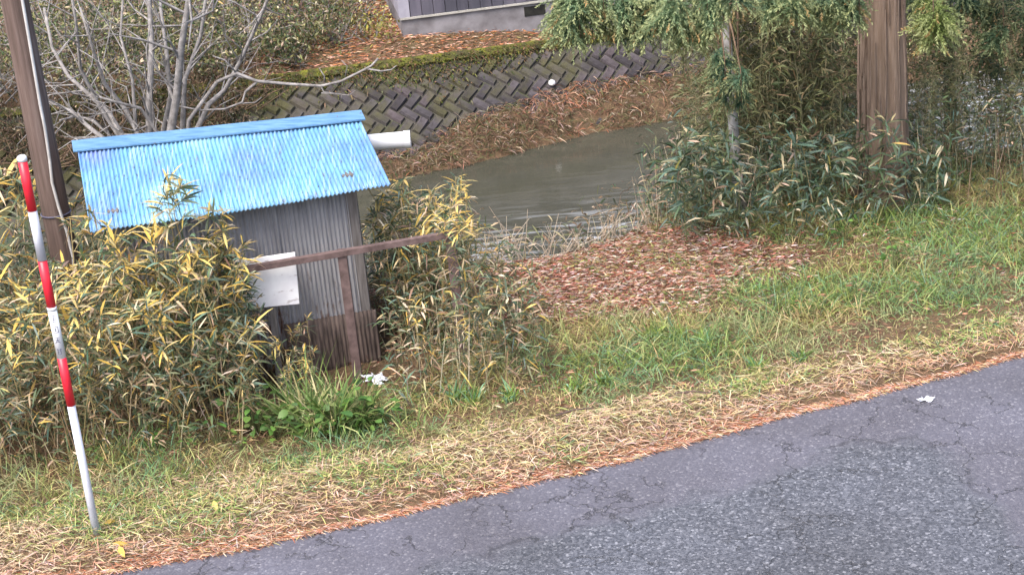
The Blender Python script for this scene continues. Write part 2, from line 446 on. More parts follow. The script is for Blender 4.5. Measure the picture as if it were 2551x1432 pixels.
# ------------------------------------------------------------------ house on the far terrace
hx = norm(np.array([2.46, .36, 0])); hy = np.array([-hx[1], hx[0], 0.])
hc = PZ(1005, 102, -3.0)
house = empty('house', hc); tag(house, 'grey sided house on a pale concrete foundation above the river wall', 'house')
def hp_(a, b, z): return hx * a + hy * b + np.array([0, 0, z])
def hbox(name, a0, a1, b0, b1, z0, z1, mat, parent=house, bevel=0):
    return Geo().hexa([hp_(a0, b0, z0), hp_(a1, b0, z0), hp_(a1, b1, z0), hp_(a0, b1, z0), hp_(a0, b0, z1), hp_(a1, b0, z1), hp_(a1, b1, z1), hp_(a0, b1, z1)]).obj(name, mat, parent, bevel=bevel)
M_CONC = mat_simple('foundation_concrete', (.13, .12, .125), (.27, .26, .275), 2.6, .9, .2, .3, .01)
t = NT('grey_siding'); n = t.noise(5, 5, .6, t.mapping((1, 1, .15)))
oi = t.n('ShaderNodeObjectInfo')
t.color(t.mix(1, t.ramp(n, [(.3, (.065, .065, .082)), (.7, (.125, .12, .145))]), t.ramp(oi.outputs['Random'], [(0, (.75, .75, .78)), (1, (1.2, 1.15, 1.2))]), 'MULTIPLY')).set(.6, .3).bump(n, .1, .003); M_SIDE = t.m
M_SIDEL = mat_simple('pale_siding', (.26, .25, .30), (.38, .37, .43), 4, .6)
M_TRIM = mat_simple('drip_trim', (.32, .31, .28), (.48, .46, .42), 10, .5)
M_HOLE = mat_simple('vent_dark', (.01, .01, .01), (.03, .03, .025), 10, .9)
FH = .40
hbox('foundation', 0, 9, 0, 6.5, -.3, FH, M_CONC)
v1 = (PZ(1292, 40, -3)[0] - hc[0]); v0 = v1 - .02
hbox('vent', 2.32, 2.72, -.012, .05, .16, .34, M_HOLE)
hbox('vent', 5.4, 5.8, -.012, .05, .16, .34, M_HOLE)
hbox('drip_trim', -.02, 9.02, -.045, .0, FH - .005, FH + .03, M_TRIM)
hbox('wall_core', .03, 8.97, .03, 6.47, FH + .002, 3.2, M_SIDE)
for k in range(40):
    a0 = .18 + k * .22
    if a0 > 8.8: break
    hbox('siding_board', a0 + .006, a0 + .214, -.012 - .006 * (k % 2), .03, FH + .034, 3.15, M_SIDE)
hbox('corner_post', -.03, .17, -.02, .2, FH + .034, 3.18, M_SIDEL)
for k in range(28):
    b0 = .21 + k * .22
    hbox('siding_board', -.014, .03, b0 + .005, b0 + .214, FH + .034, 3.15, M_SIDEL)
rf = Geo()
M_ROOFT = mat_simple('dark_roof', (.04, .04, .045), (.09, .085, .085), 6, .7)
for s_ in (0, 1):
    b0, b1 = (-.7, 3.25) if s_ == 0 else (7.2, 3.25)
    lo, hi = (b0, b1) if b0 < b1 else (b1, b0)
    zl, zh = (3.1, 4.6) if s_ == 0 else (4.6, 3.1)
    rf.hexa([hp_(-.6, lo, zl), hp_(9.6, lo, zl), hp_(9.6, hi, zh), hp_(-.6, hi, zh), hp_(-.6, lo, zl + .15), hp_(9.6, lo, zl + .15), hp_(9.6, hi, zh + .15), hp_(-.6, hi, zh + .15)])
rf.obj('roof', M_ROOFT, house)
# weathered board leaning in the brush beside the house
bp = PZ(900, -8, -2.95)
o = Geo().beam((-.55, -.1, .20), (.55, .12, .26), .45, .05).beam((-.3, 0, 0), (-.3, 0, .2), .1, .1, (0, 1, 0)).beam((.3, 0, 0), (.3, 0, .22), .1, .1, (0, 1, 0)).obj('plank_bench', mat_simple('weathered_board', (.16, .11, .09), (.30, .22, .19), 10, .9, stretch=(1, 8, 8)), None, bevel=.006)
o.location = (bp[0], bp[1], ground_h(bp[0], bp[1]) - .02); tag(o, 'low weathered board on blocks in the brush left of the house', 'board')

# ------------------------------------------------------------------ blue roofed shed
EL, ER = PZ(225, 580, 1.19), PZ(975, 462, 1.195)
RL, RR = PZ(190, 359, 1.53), PZ(891, 285, 1.46)
ex = norm(np.array([ER[0] - EL[0], ER[1] - EL[1], 0])); ey = np.array([-ex[1], ex[0], 0.])
FRt = PY(885, 500, 12.68); FLt = FRt - ex * 1.72
shed_o = np.array([(FRt[0] + FLt[0]) / 2, (FRt[1] + FLt[1]) / 2, 0.]); shed_o[2] = float(ground_h(shed_o[0], shed_o[1]))
shed = empty('shed', shed_o); tag(shed, 'small rusty grey shed with sky blue corrugated roof, half hidden by bamboo', 'shed')
def sh(p): return np.asarray(p, float) - shed_o
t = NT('blue_roof_paint')
st = t.noise(3, 4, .6, t.mapping((14, 1.0, 1))); st2 = t.noise(2.6, 3, .6, t.mapping((30, .8, 1), (0, 0, 0), (3, 1, 0)))
big = t.noise(1.3, 4, .6)
c = t.ramp(big, [(.30, (.15, .205, .45)), (.42, (.11, .235, .45)), (.56, (.14, .34, .50)), (.68, (.30, .48, .56))])
c = t.mix(t.math('MULTIPLY', t.rampv(st, .48, .72), .6), c, (.07, .16, .33))
c = t.mix(t.math('MULTIPLY', t.rampv(st2, .50, .72), .65), c, (.42, .53, .62))
spots = t.rampv(t.noise(3.2, 3, .6, t.mapping((22, 5, 5))), .61, .67)
c = t.mix(t.math('MULTIPLY', spots, .85), c, (.035, .045, .08))
rust = t.math('MULTIPLY', t.rampv(t.noise(6, 5, .7, t.mapping((2.5, 1, 1))), .60, .70), t.rampv(t.noise(1.9, 2), .50, .60))
c = t.mix(t.math('MULTIPLY', rust, .8), c, (.16, .085, .065))
t.color(c).set(.42, .45).bump(t.noise(60, 3), .1, .002); M_BLUE = t.m
def corr(name, A, B, C, D, s0, s1, mat, parent, pitch=.0318, amp=.0085, nrow=9, lift=0.0, drop=0.0, jag=0.0):
    A, B, C, D = [np.asarray(p, float) for p in (A, B, C, D)]
    width = np.linalg.norm(B - A); ns = max(int(round((s1 - s0) * width / pitch * 6)), 6)
    nrm = np.cross(B - A, D - A); nrm /= np.linalg.norm(nrm)
    S = np.linspace(s0, s1, ns + 1); T = np.linspace(0, 1, nrow)
    ph = 2 * np.pi * S * width / pitch
    v = []; ed = (vnoise(S * width, S * 0, 2.2, 11) - .5) * jag
    for ti in T:
        tt = ti if ti > 0 else 0
        p = (A[None] * (1 - S[:, None]) + B[None] * S[:, None]) * (1 - tt) + (D[None] * (1 - S[:, None]) + C[None] * S[:, None]) * tt
        p = p + nrm * ((amp * np.sin(ph))[:, None] + lift + .006 * (vnoise(S * width, S * 0 + ti * 2, 1.5, 4) - .5)[:, None])
        p = p + (A - D) / np.linalg.norm(A - D) * ((1 - ti) ** 6 * (drop + ed))[:, None]
        v.append(p)
    v = np.concatenate(v); n1 = ns + 1; f = []
    for r in range(nrow - 1):
        for k in range(ns): f.append((r * n1 + k, r * n1 + k + 1, (r + 1) * n1 + k + 1, (r + 1) * n1 + k))
    o = mesh_obj(name, v, f, mat, parent, True)
    md = o.modifiers.new('thick', 'SOLIDIFY'); md.thickness = .0015; md.offset = -1
    return o
for i, (a, b) in enumerate(((0, .37), (.355, .70), (.685, 1.0))):
    corr('roof_sheet', sh(EL), sh(ER), sh(RR), sh(RL), a, b, M_BLUE, shed, lift=.005 * (i % 2), drop=(0, .015, .0)[i], jag=.03)
hyL, hyR = RL + np.array([-.2, .95, 0]), RR + np.array([-.2, .95, 0]); hyL[2] = hyR[2] = 1.16
for i, (a, b) in enumerate(((0, .37), (.355, .70), (.685, 1.0))):
    corr('roof_sheet', sh(hyR), sh(hyL), sh(RL), sh(RR), a, b, M_BLUE, shed, lift=.005 * (i % 2))
def capside(a0, a1, b0, b1):
    return [a0, a1, b1, b0]
up = np.array([0, 0, .03]); ov = ex * .03
cf = .142
dL = norm(EL - RL); dR = norm(ER - RR); dLb = norm(hyL - RL); dRb = norm(hyR - RR)
cap = Geo()
nseg = 14
for k in range(nseg):
    s0, s1 = k / nseg, (k + 1) / nseg
    def cp(s, w):
        r = RL * (1 - s) + RR * s + up + ov * (2 * s - 1) + np.array([0, 0, .006 * (vnoise(s * 5, 0, 1) - .5)])
        d = (dL * (1 - s) + dR * s) if w == 0 else (dLb * (1 - s) + dRb * s)
        return sh(r), sh(r + d * cf)
    for w in (0, 1):
        r0, e0 = cp(s0, w); r1, e1 = cp(s1, w); th = np.array([0, 0, -.012])
        cap.hexa([e0 + th, e1 + th, r1 + th, r0 + th, e0, e1, r1, r0] if w == 0 else [r0 + th, r1 + th, e1 + th, e0 + th, r0, r1, e1, e0])
t = NT('ridge_paint'); n = t.noise(5, 5, .65, t.mapping((1, 9, 9), (0, 0, .15)))
c = t.ramp(n, [(.25, (.045, .105, .21)), (.45, (.085, .19, .34)), (.7, (.15, .28, .44))])
t.color(t.mix(t.rampv(t.noise(16, 3), .70, .74), c, (.10, .09, .09))).set(.5, .4).bump(n, .25, .004)
cap.obj('ridge_cap', t.m, shed)
# walls
t = NT('rusty_grey_sheet')
c = t.ramp(t.noise(4, 5, .6, t.mapping((6, 6, .8))), [(.3, (.19, .185, .195)), (.6, (.30, .295, .31)), (.8, (.40, .39, .40))])
gp = t.n('ShaderNodeSeparateXYZ'); t.l(t.co, gp.inputs[0])
low = t.math('MULTIPLY', t.math('SUBTRACT', .62, gp.outputs[2]), .34)
rm = t.math('ADD', t.noise(9, 5, .6, t.mapping((2.2, 2.2, .7))), low)
c = t.mix(t.rampv(rm, .565, .70), c, t.ramp(t.noise(30, 3), [(.3, (.055, .035, .03)), (.7, (.16, .085, .06))]))
t.color(c).set(.65, .3).bump(t.noise(50, 3), .2, .003); M_SHEET = t.m
M_RUST = mat_simple('rusty_brown_steel', (.07, .048, .045), (.17, .12, .115), 14, .85, .2, .5, .004)
M_RUSTS = mat_simple('rusted_through_sheet', (.05, .04, .036), (.17, .13, .115), 9, .9, .1, .5, .004, (3, 3, .6))
M_OLDW = mat_simple('old_timber', (.09, .08, .075), (.20, .185, .18), 8, .9, .2, .4, .005, (6, 6, .6))
zb = -.12
gz = lambda p: float(ground_h(p[0], p[1]))
def wallsheet(name, A, B, s0, s1, ztop, mat, zbot=None, lift=0.0):
    zA = zbot if zbot is not None else min(gz(A), gz(B)) - .06
    a, b = np.array([A[0], A[1], zA]), np.array([B[0], B[1], zA]); c_, d_ = np.array([B[0], B[1], ztop]), np.array([A[0], A[1], ztop])
    return corr(name, sh(a), sh(b), sh(c_), sh(d_), s0, s1, mat, shed, nrow=5, lift=lift)
BLk, BRk = FLt + ey * 1.35, FRt + ey * 1.35
for a, b, lf in ((0, .34, 0), (.33, .66, .006), (.65, .965, 0)):
    wallsheet('wall_sheet', FLt, FRt, a, b, 1.22, M_SHEET, lift=lf)
wallsheet('wall_sheet', BRk, BLk, 0, 1, 1.2, M_SHEET)
wallsheet('wall_sheet', FRt, BRk, 0.02, 1, 1.24, M_SHEET); wallsheet('wall_sheet', BLk, FLt, 0, .98, 1.24, M_SHEET)
bs = wallsheet('base_sheet', FLt, FRt, .62, 1.03, .17, M_RUSTS, lift=.02); bs['label'] = 'rusted brown sheet patching the foot of the wall'
for c_ in (FRt, FLt, BRk, BLk):
    Geo().beam(sh([c_[0] - .03 * ex[0], c_[1] + .03, gz(c_) - .1]), sh([c_[0] - .03 * ex[0], c_[1] + .03, 1.26]), .085, .085, (0, 1, 0)).obj('corner_post', M_OLDW, shed, bevel=.006)
# white pipe out of the back of the roof space
M_PVC = mat_simple('white_pipe', (.62, .63, .66), (.78, .79, .82), 5, .35, .5, .05)
pA, pB = PY(860, 361, 13.75), PY(1022, 347, 13.75)
pp = Geo().tube([sh(pA), sh(pB)], .066, 24, False)
inner = Geo().tube([sh(pB), sh(pA)], .058, 24, True)
po = pp.obj('pipe', M_PVC, shed, True); po['label'] = 'white plastic pipe sticking out behind the blue roof'
inner.v = [v for v in inner.v]; inner.obj('pipe_bore', mat_simple('pipe_bore', (.2, .2, .22), (.3, .3, .32), 5), po, True)
d_ = norm(pB - pA)
Geo().tube([sh(pB - d_ * .05), sh(pB + d_ * .002)], [.071, .071], 24, False).obj('collar', M_PVC, po, True)
Geo().beam(sh([pA[0] + .03, pA[1], 1.0]), sh([pA[0] + .03, pA[1], pA[2] - .05]), .06, .06, (0, 1, 0)).obj('pipe_bracket', M_OLDW, shed)

# ------------------------------------------------------------------ rusty rail frame and white board
rail = empty('rail_fence'); ra, rb = PY(560, 682, 12.18), PY(1138, 583, 12.42)
p1 = ra + (rb - ra) * ((PY(850, 640, 12.25)[0] - ra[0]) / (rb[0] - ra[0])); p2 = rb - norm(rb - ra) * .05
rail.location = (p1[0], p1[1], gz(p1)); ro = np.array(rail.location)
tag(rail, 'rusty brown steel rail on posts in front of the shed wall', 'rail')
Geo().beam(ra - ro, rb - ro, .012, .046).beam(ra - ro + np.array([0, .02, .018]), rb - ro + np.array([0, .02, .018]), .045, .008).obj('rail_bar', M_RUST, rail, bevel=.002)
fwd = np.array([0, .035, 0])
Geo().beam(np.array([p1[0], p1[1], gz(p1) - .15]) + fwd - ro, p1 + fwd + [0, 0, .02] - ro, .068, .05, (0, 1, 0)).obj('post', M_RUST, rail, bevel=.004)
Geo().beam(np.array([p2[0], p2[1], gz(p2) - .15]) + fwd - ro, p2 + fwd + [0, 0, .03] - ro, .075, .05, (0, 1, 0)).obj('post', M_RUST, rail, bevel=.004)
t = NT('white_board_paint'); n = t.noise(5, 5)
c = t.ramp(n, [(.3, (.72, .70, .74)), (.6, (.88, .88, .90))])
t.color(t.mix(t.math('MULTIPLY', t.rampv(t.noise(11, 4, .6, t.mapping((1, 1, 2.2))), .60, .68), .6), c, (.33, .27, .28))).set(.55, .3)  # smudges: leaf remains and leaf shadows, both painted into the board colour
t.bump(n, .15, .004)
q4 = [PY(592, 650, 12.31), PY(735, 629, 12.36), PY(746, 757, 12.36), PY(590, 772, 12.31)]
bc = (q4[2] + q4[3]) / 2; board = empty('notice_board', bc)
tag(board, 'blank weathered white board behind the rusty rail on the shed front', 'board')
off = np.array([0, .015, 0])
Geo().hexa([q4[3] - bc, q4[2] - bc, q4[2] + off - bc, q4[3] + off - bc, q4[0] - bc, q4[1] - bc, q4[1] + off - bc, q4[0] + off - bc]).obj('panel', t.m, board, bevel=.002)
for (ui, vi) in ((.08, .9), (.92, .9)):
    a = (q4[0] * (1 - ui) + q4[1] * ui) * vi + (q4[3] * (1 - ui) + q4[2] * ui) * (1 - vi) - bc
    Geo().tube([a + [0, .0, 0], a - [0, .006, 0]], .008, 8).obj('bolt', M_RUST, board)
bk = (q4[0] + q4[1]) / 2 + [0, .03, -.03] - bc; bl_ = (q4[2] + q4[3]) / 2 + [0, .03, 0] - bc
Geo().beam(bl_ + [0, 0, -.7], bk, .05, .03, (0, 1, 0)).obj('batten', M_OLDW, board)

# ------------------------------------------------------------------ red and white marker pole
pb = PZ(241, 1328, 0); pb[2] = gz(pb)
mk = empty('marker_pole', pb); tag(mk, 'red and white banded marker pole in the verge with grey lower shaft', 'pole')
M_RED = mat_simple('red_band', (.62, .012, .03), (.74, .022, .045), 5, .35, .5, .03)
M_WHT = mat_simple('white_band', (.66, .68, .70), (.80, .81, .83), 6, .35, .5, .03)
M_ALU = mat_simple('grey_shaft', (.44, .46, .52), (.58, .60, .66), 8, .35, .5, .05)
M_INK = mat_simple('black_ink', (.08, .08, .13), (.14, .14, .20), 8, .7)
def zz(py): 
    xx = 49 + (py - 390) * (240 - 49) / 935.0
    return PY(xx, py, pb[1])[2] - pb[2]
PRAD = .027
def seg(name, y0, y1, mat, r=PRAD):
    return Geo().tube([(0, 0, zz(y0)), (0, 0, zz(y1))], r, 20).obj(name, mat, mk, True)
Geo().tube([(0, 0, -.25), (0, 0, zz(1008))], PRAD * .92, 20).obj('shaft', M_ALU, mk, True)
seg('red_band', 1008, 890, M_RED)
lab = seg('label_band', 890, 772, M_WHT)
seg('red_band', 770, 650, M_RED); seg('white_band', 648, 526, M_ALU); seg('red_band', 525, 402, M_RED)
Geo().tube([(0, 0, zz(402)), (0, 0, zz(392)), (0, 0, zz(388))], [PRAD * 1.05, PRAD * 1.05, PRAD * .7], 20).obj('cap', M_WHT, mk, True)
Geo().tube([(0, 0, zz(772)), (0, 0, zz(764))], PRAD * 1.06, 20).obj('collar', M_WHT, mk, True)
# vertical row of small black characters on the label
glyphs = (((-1, 1, 1, 1), (-1, .35, 1, .35), (-1, -.3, 1, -.3), (0, 1, 0, -1), (-.8, -1, .8, -1)),
          ((-1, 1, 1, 1), (-1, 1, -1, -1), (1, 1, 1, -1), (-1, -1, 1, -1), (-.5, .4, .5, .4), (-.5, -.3, .5, -.3), (0, .5, 0, -.6)),
          ((-1, .9, 1, .9), (-.9, .2, .9, .2), (0, 1, 0, 0), (-1, -1, -.1, .1), (.1, .1, 1, -1), (-.5, -.5, .5, -.5)),
          ((-1, .6, 1, .6), (-.6, 1, -.6, -1), (.5, 1, .5, -1), (-.6, 0, .5, 0), (-.6, -1, .5, -1)))
for k, gl in enumerate(glyphs):
    zc = zz(790 + 27 * k); gg = Geo()
    for (x0, y0, x1, y1) in gl:
        pts = []
        for s_ in np.linspace(0, 1, 5):
            an = -math.pi / 2 + (x0 + (x1 - x0) * s_) * .55 + .1
            pts.append((math.cos(an) * (PRAD + .0008), math.sin(an) * (PRAD + .0008), zc + (y0 + (y1 - y0) * s_) * .019))
        gg.tube(pts, .0016, 4)
    gg.obj('lettering', M_INK, lab)

# ------------------------------------------------------------------ utility pole
ub = PY(184, 760, 14.2); ub[2] = gz(ub)
upo = empty('utility_pole', ub); tag(upo, 'brown wooden utility pole with a pale cable down its side behind the shed', 'pole')
t = NT('creosoted_wood'); n = t.noise(3, 6, .65, t.mapping((10, 10, .5)))
t.color(t.ramp(n, [(.25, (.06, .045, .038)), (.5, (.13, .092, .08)), (.75, (.20, .155, .14))])).set(.85, .2).bump(n, .5, .012)
xt = PY(50, 0, 14.2)[0] - ub[0]
Geo().tube([(0, 0, -.8), (0, 0, 0), (.0, 0, 3.0), (.0, 0, 7.5)], [.122, .118, .108, .095], 24).obj('shaft', t.m, upo, True)
M_CAB = mat_simple('pale_cable', (.34, .33, .32), (.52, .51, .50), 6, .5)
cpts = []
for (x, y, yy) in ((45, -60, 14.085), (66, 60, 14.085), (78, 130, 14.085), (100, 260, 14.08), (112, 320, 14.08), (124, 400, 14.08), (130, 455, 14.07), (146, 515, 14.06), (166, 575, 14.06), (182, 640, 14.07), (188, 700, 14.08)):
    cpts.append(PY(x, y, yy) - ub)
cpts = [cpts[0] + [0, .0, 3.5]] + cpts
Geo().tube(cpts, .013, 8).obj('cable', M_CAB, upo, True)
Geo().tube([(math.cos(a) * .122, math.sin(a) * .122, 1.12) for a in np.linspace(0, 2 * math.pi, 25)], .006, 6).obj('cable_tie', M_INK, upo)

# ------------------------------------------------------------------ bamboo
def pick(cols, w, n, jit=.18):
    cols = np.array(cols); w = np.array(w, float); w /= w.sum()
    c = cols[rng.choice(len(cols), n, p=w)]
    return np.clip(c * (1 + rng.normal(size=(n, 1)) * jit) * (1 + rng.normal(size=(n, 3)) * .06), .005, .9)
G_DK, G_MID, G_BLUE, G_OLV = (.055, .08, .042), (.105, .145, .07), (.13, .195, .145), (.18, .19, .10)
YEL, TAN, STR, BRN = (.62, .42, .12), (.52, .40, .25), (.60, .51, .36), (.22, .15, .095)
yl = Leaves(); yl.add(np.zeros((1, 3)), np.array([[1, 0, .1]]), 1, .125, .28, (1, 1, 1), (.3, 1, .8), side=np.array([[0, 1, .0]]))
YLME = yl.mesh('leaf', M_YLEAF)
def bamboo_variant(h, nbr, palette, wts, Lr, Wr, nyel, bare=.25, spread=.28, upright=.5):
    lean = rng.normal(size=2) * .10
    zs = np.linspace(0, 1, 7)
    pts = [np.array([lean[0] * h * s * s + .01 * rng.normal(), lean[1] * h * s * s + .01 * rng.normal(), h * s]) for s in zs]
    pts[0][:2] = 0
    stem = Geo().tube([p if i else p + [0, 0, -.05] for i, p in enumerate(pts)], np.linspace(.0055, .0025, 7), 5)
    fol = Leaves(); yel = []
    def at(s):
        k = min(int(s * 6), 5); f = s * 6 - k; return pts[k] * (1 - f) + pts[k + 1] * f
    for b in range(nbr):
        s = bare + (1 - bare) * (b + rng.random()) / nbr
        o = at(min(s, 1)); az = rng.random() * 2 * math.pi
        bl = spread * (1.15 - .7 * s) * rng.uniform(.5, 1.2)
        bd = norm(np.array([math.cos(az), math.sin(az), upright + .5 * rng.random()]))
        tip = o + bd * bl if b < nbr - 1 else at(1.0)
        if b == nbr - 1: bd = np.array([lean[0], lean[1], 1.0])
        stem.tube([o, o + bd * bl * .5 + [0, 0, -.005], tip], [.0025, .002, .0012], 3, False)
        nl = rng.integers(5, 9)
        d = norm(bd[None] * .55 + rng.normal(size=(nl, 3)) * [.75, .75, .45])
        fol.add(tip - bd * bl * rng.uniform(0, .35, (nl, 1)), d, rng.uniform(*Lr, nl), rng.uniform(*Wr, nl), rng.uniform(.1, .55, nl), pick(palette, wts, nl))
        nl2 = rng.integers(1, 4)
        fol.add(np.tile(o + bd * bl * .4, (nl2, 1)), norm(rng.normal(size=(nl2, 3)) + [0, 0, .3]), rng.uniform(*Lr, nl2), rng.uniform(*Wr, nl2), rng.uniform(.2, .7, nl2), pick(palette, wts, nl2))
        if b >= nbr - 4:
            for k in range(4): yel.append((tip - bd * bl * .15, norm(bd * .45 + rng.normal(size=3) * [.8, .8, .4]), rng.uniform(*Lr) * 1.25))
    rng.shuffle(yel)
    return stem, fol, yel[:nyel]
def build_variants(n, h, **kw):
    out = []
    sm = kw.pop('stem')
    for i in range(n):
        s, f, y = bamboo_variant(h * rng.uniform(.92, 1.08), **kw)
        out.append((mesh_data('stem', s.v, s.f, sm), f.mesh('foliage', M_LEAF), y))
    return out
def place_cane(var, p, scale, lean, label, group, ynum=99):
    rz = rng.random() * 2 * math.pi
    r = bpy.data.objects.new('bamboo_cane', None); r.empty_display_size = .1; link(r)
    r.location = p; r.rotation_euler = (lean[1], lean[0], rz); r.scale = (scale,) * 3
    tag(r, label, 'bamboo', group)
    link(bpy.data.objects.new('stem', var[0]), r); link(bpy.data.objects.new('foliage', var[1]), r)
    for (q_, d, L) in var[2][:ynum]:
        o = bpy.data.objects.new('leaf', YLME); link(o, r)
        o.location = q_; o.rotation_euler = Vector(d).to_track_quat('X', 'Z').to_euler(); o.scale = (L,) * 3
PALY = [G_DK, G_MID, G_BLUE, G_OLV, TAN, YEL, STR, BRN]
VD = build_variants(8, 1.0, stem=M_STEM_Y, nbr=11, palette=PALY, wts=[2.2, 3, 3, 2.8, 1.7, .7, 1.3, 1.8], Lr=(.09, .17), Wr=(.009, .017), nyel=7, bare=.25, spread=.30)
VT = build_variants(6, 1.5, stem=M_STEM_Y, nbr=17, palette=PALY, wts=[2.2, 3, 3, 2.8, 1.7, 1.0, 1.5, 1.4], Lr=(.09, .17), Wr=(.010, .018), nyel=12, bare=.25, spread=.27)
VE = build_variants(6, 1.0, stem=M_STEM_Y, nbr=13, palette=PALY, wts=[1.2, 2.6, 2.6, 3.0, 2.2, 1.0, 1.6, .9], Lr=(.08, .15), Wr=(.008, .014), nyel=4, bare=.12, spread=.22, upright=.8)
VF = build_variants(6, 1.0, stem=M_STEM_G, nbr=12, palette=PALY, wts=[2, 3, 6, 1, .5, .1, 1.0, .2], Lr=(.14, .24), Wr=(.018, .030), nyel=0, bare=.12, spread=.34, upright=.3)
VG = build_variants(8, 2.4, stem=M_STEM_P, nbr=60, palette=[(.09, .11, .05), (.16, .175, .08), (.22, .215, .105), (.30, .26, .14), (.19, .145, .085)], wts=[2, 3, 3, 1.6, 1.4], Lr=(.07, .14), Wr=(.008, .014), nyel=0, bare=.12, spread=.28, upright=.6)
def scatter(n, xr, yr, ok, mind=.05):
    pts = []; tries = 0
    while len(pts) < n and tries < n * 200:
        tries += 1
        x, y = rng.uniform(*xr), rng.uniform(*yr)
        if not ok(x, y) or any((x - a) ** 2 + (y - b) ** 2 < mind ** 2 for a, b in pts): continue
        pts.append((x, y))
    return pts
def inshed(x, y):
    d = np.array([x, y]) - FLt[:2]; a, b = d @ ex[:2], d @ ey[:2]
    return -.12 < a < 1.85 and -.1 < b < 1.5
def inpole(x, y): return (x - ub[0]) ** 2 + (y - ub[1]) ** 2 < .25 ** 2
LAB_D = 'yellow and green dwarf bamboo cane in the thicket before the blue roofed shed'
pD = scatter(112, (-5.2, -1.5), (11.0, 12.75), lambda x, y: y - road_edge(x) > 1.75 - .25 * (x > -2.2) and not inshed(x, y), .11)
for x, y in pD:
    px_, _ = proj([x, y, 0])
    h = rng.uniform(.85, 1.22); lab = LAB_D
    if x > -1.95: h = rng.uniform(.40, .58); lab = 'low dwarf bamboo cane below the white board at the shed front'
    elif x < -3.35: lab = 'dwarf bamboo cane between the marker pole and the utility pole'
    dr = y - road_edge(x)
    h *= .62 + .38 * sstep(1.4, 2.1, dr)
    place_cane(VD[rng.integers(8)], (x, y, gz((x, y))), h, rng.normal(size=2) * .10, lab, 'dwarf bamboo before the shed')
for x_, y_, h in ((-1.98, 12.02, 1.22), (-2.03, 11.9, 1.3), (-1.93, 11.95, 1.08), (-2.08, 12.1, 1.38), (-1.88, 12.0, .92), (-.36, 12.55, 1.3), (-.30, 12.3, 1.25), (-.24, 12.35, 1.1), (-2.16, 12.0, 1.5), (-2.25, 11.95, 1.72), (-2.34, 11.9, 1.62), (-2.5, 11.95, 1.6), (-2.12, 11.92, 1.32), (-2.7, 11.9, 1.42), (-2.42, 11.85, 1.45), (-2.05, 12.15, 1.2), (-2.5, 12.0, 1.45), (-2.4, 12.1, 1.3), (-2.75, 11.95, 1.2), (-2.1, 12.0, 1.15), (-2.95, 11.95, 1.15), (-2.6, 12.05, 1.2)) + tuple((-3.05 + .085 * k, 12.22 - .2 * ((k * .618) % 1), 1.05 + .3 * ((k * .382) % 1)) for k in range(12)):
    place_cane(VT[rng.integers(6)], (x_, y_, gz((x_, y_))), h / 1.5, (0, 0), 'tall yellow leafed bamboo cane reaching the eave of the blue roof' if x_ < -1 else 'bright yellow bamboo cane standing taller than the end of the rusty rail', 'dwarf bamboo before the shed')
pL = scatter(50, (-5.6, -3.25), (12.3, 15.2), lambda x, y: not inshed(x, y) and not inpole(x, y) and not (y < 14 and -3.95 < x < -3.4), .15)
for x, y in pL:
    place_cane(VD[rng.integers(8)] if rng.random() < .4 else VE[rng.integers(6)], (x, y, gz((x, y))), rng.uniform(.9, 1.6), rng.normal(size=2) * .12,
               'dwarf bamboo cane growing around the foot of the utility pole', 'dwarf bamboo round the utility pole')
pE = scatter(46, (-1.0, -.12), (11.7, 14.6), lambda x, y: not inshed(x, y) and y - road_edge(x) > 1.45 and not (x < -.72 and y < 12.6) and not (x > -.35 and y > 13.2), .09)
for x, y in pE:
    place_cane(VE[rng.integers(6)], (x, y, gz((x, y))), rng.uniform(.8, 1.28) * (1 if x < -.45 else .8) if y > 12.55 else rng.uniform(.42, .66), rng.normal(size=2) * .1,
               'straw tipped bamboo cane in the clump at the open end of the rusty rail', 'bamboo beside the rail end')
pF = scatter(42, (1.55, 3.7), (14.0, 15.9), lambda x, y: y > 14.35 + .25 * abs(x - 2.6) and (x - 3.43) ** 2 + (y - 15.3) ** 2 > .3 ** 2, .16)
for x, y in pF:
    place_cane(VF[rng.integers(6)], (x, y, gz((x, y))), rng.uniform(.45, .95), rng.normal(size=2) * .15,
               'broad leaved dark green bamboo cane at the foot of the cedar', 'dark bamboo at the cedar foot')
pG = scatter(48, (2.0, 6.2), (15.7, 17.8), lambda x, y: (x - 3.43) ** 2 + (y - 15.3) ** 2 > .35 ** 2, .14) + scatter(32, (2.05, 3.25), (15.75, 17.2), lambda x, y: True, .1) + scatter(18, (3.8, 6.2), (15.3, 16.4), lambda x, y: True, .16)
for x, y in pG:
    place_cane(VG[rng.integers(8)], (x, y, gz((x, y))), rng.uniform(1.0, 1.3) if x < 3.3 else rng.uniform(.62, .95) * (1 if y > 16.2 else .72), rng.normal(size=2) * .04,
               'tall leafy bamboo cane between the thin young tree and the cedar trunk' if x < 3.25 else ('lower thin bamboo cane at the grass edge beyond the cedar, before the slim dark tree' if y < 16.2 else 'thin leafy bamboo cane around the slim dark tree above the river'), 'tall bamboo behind the cedar')

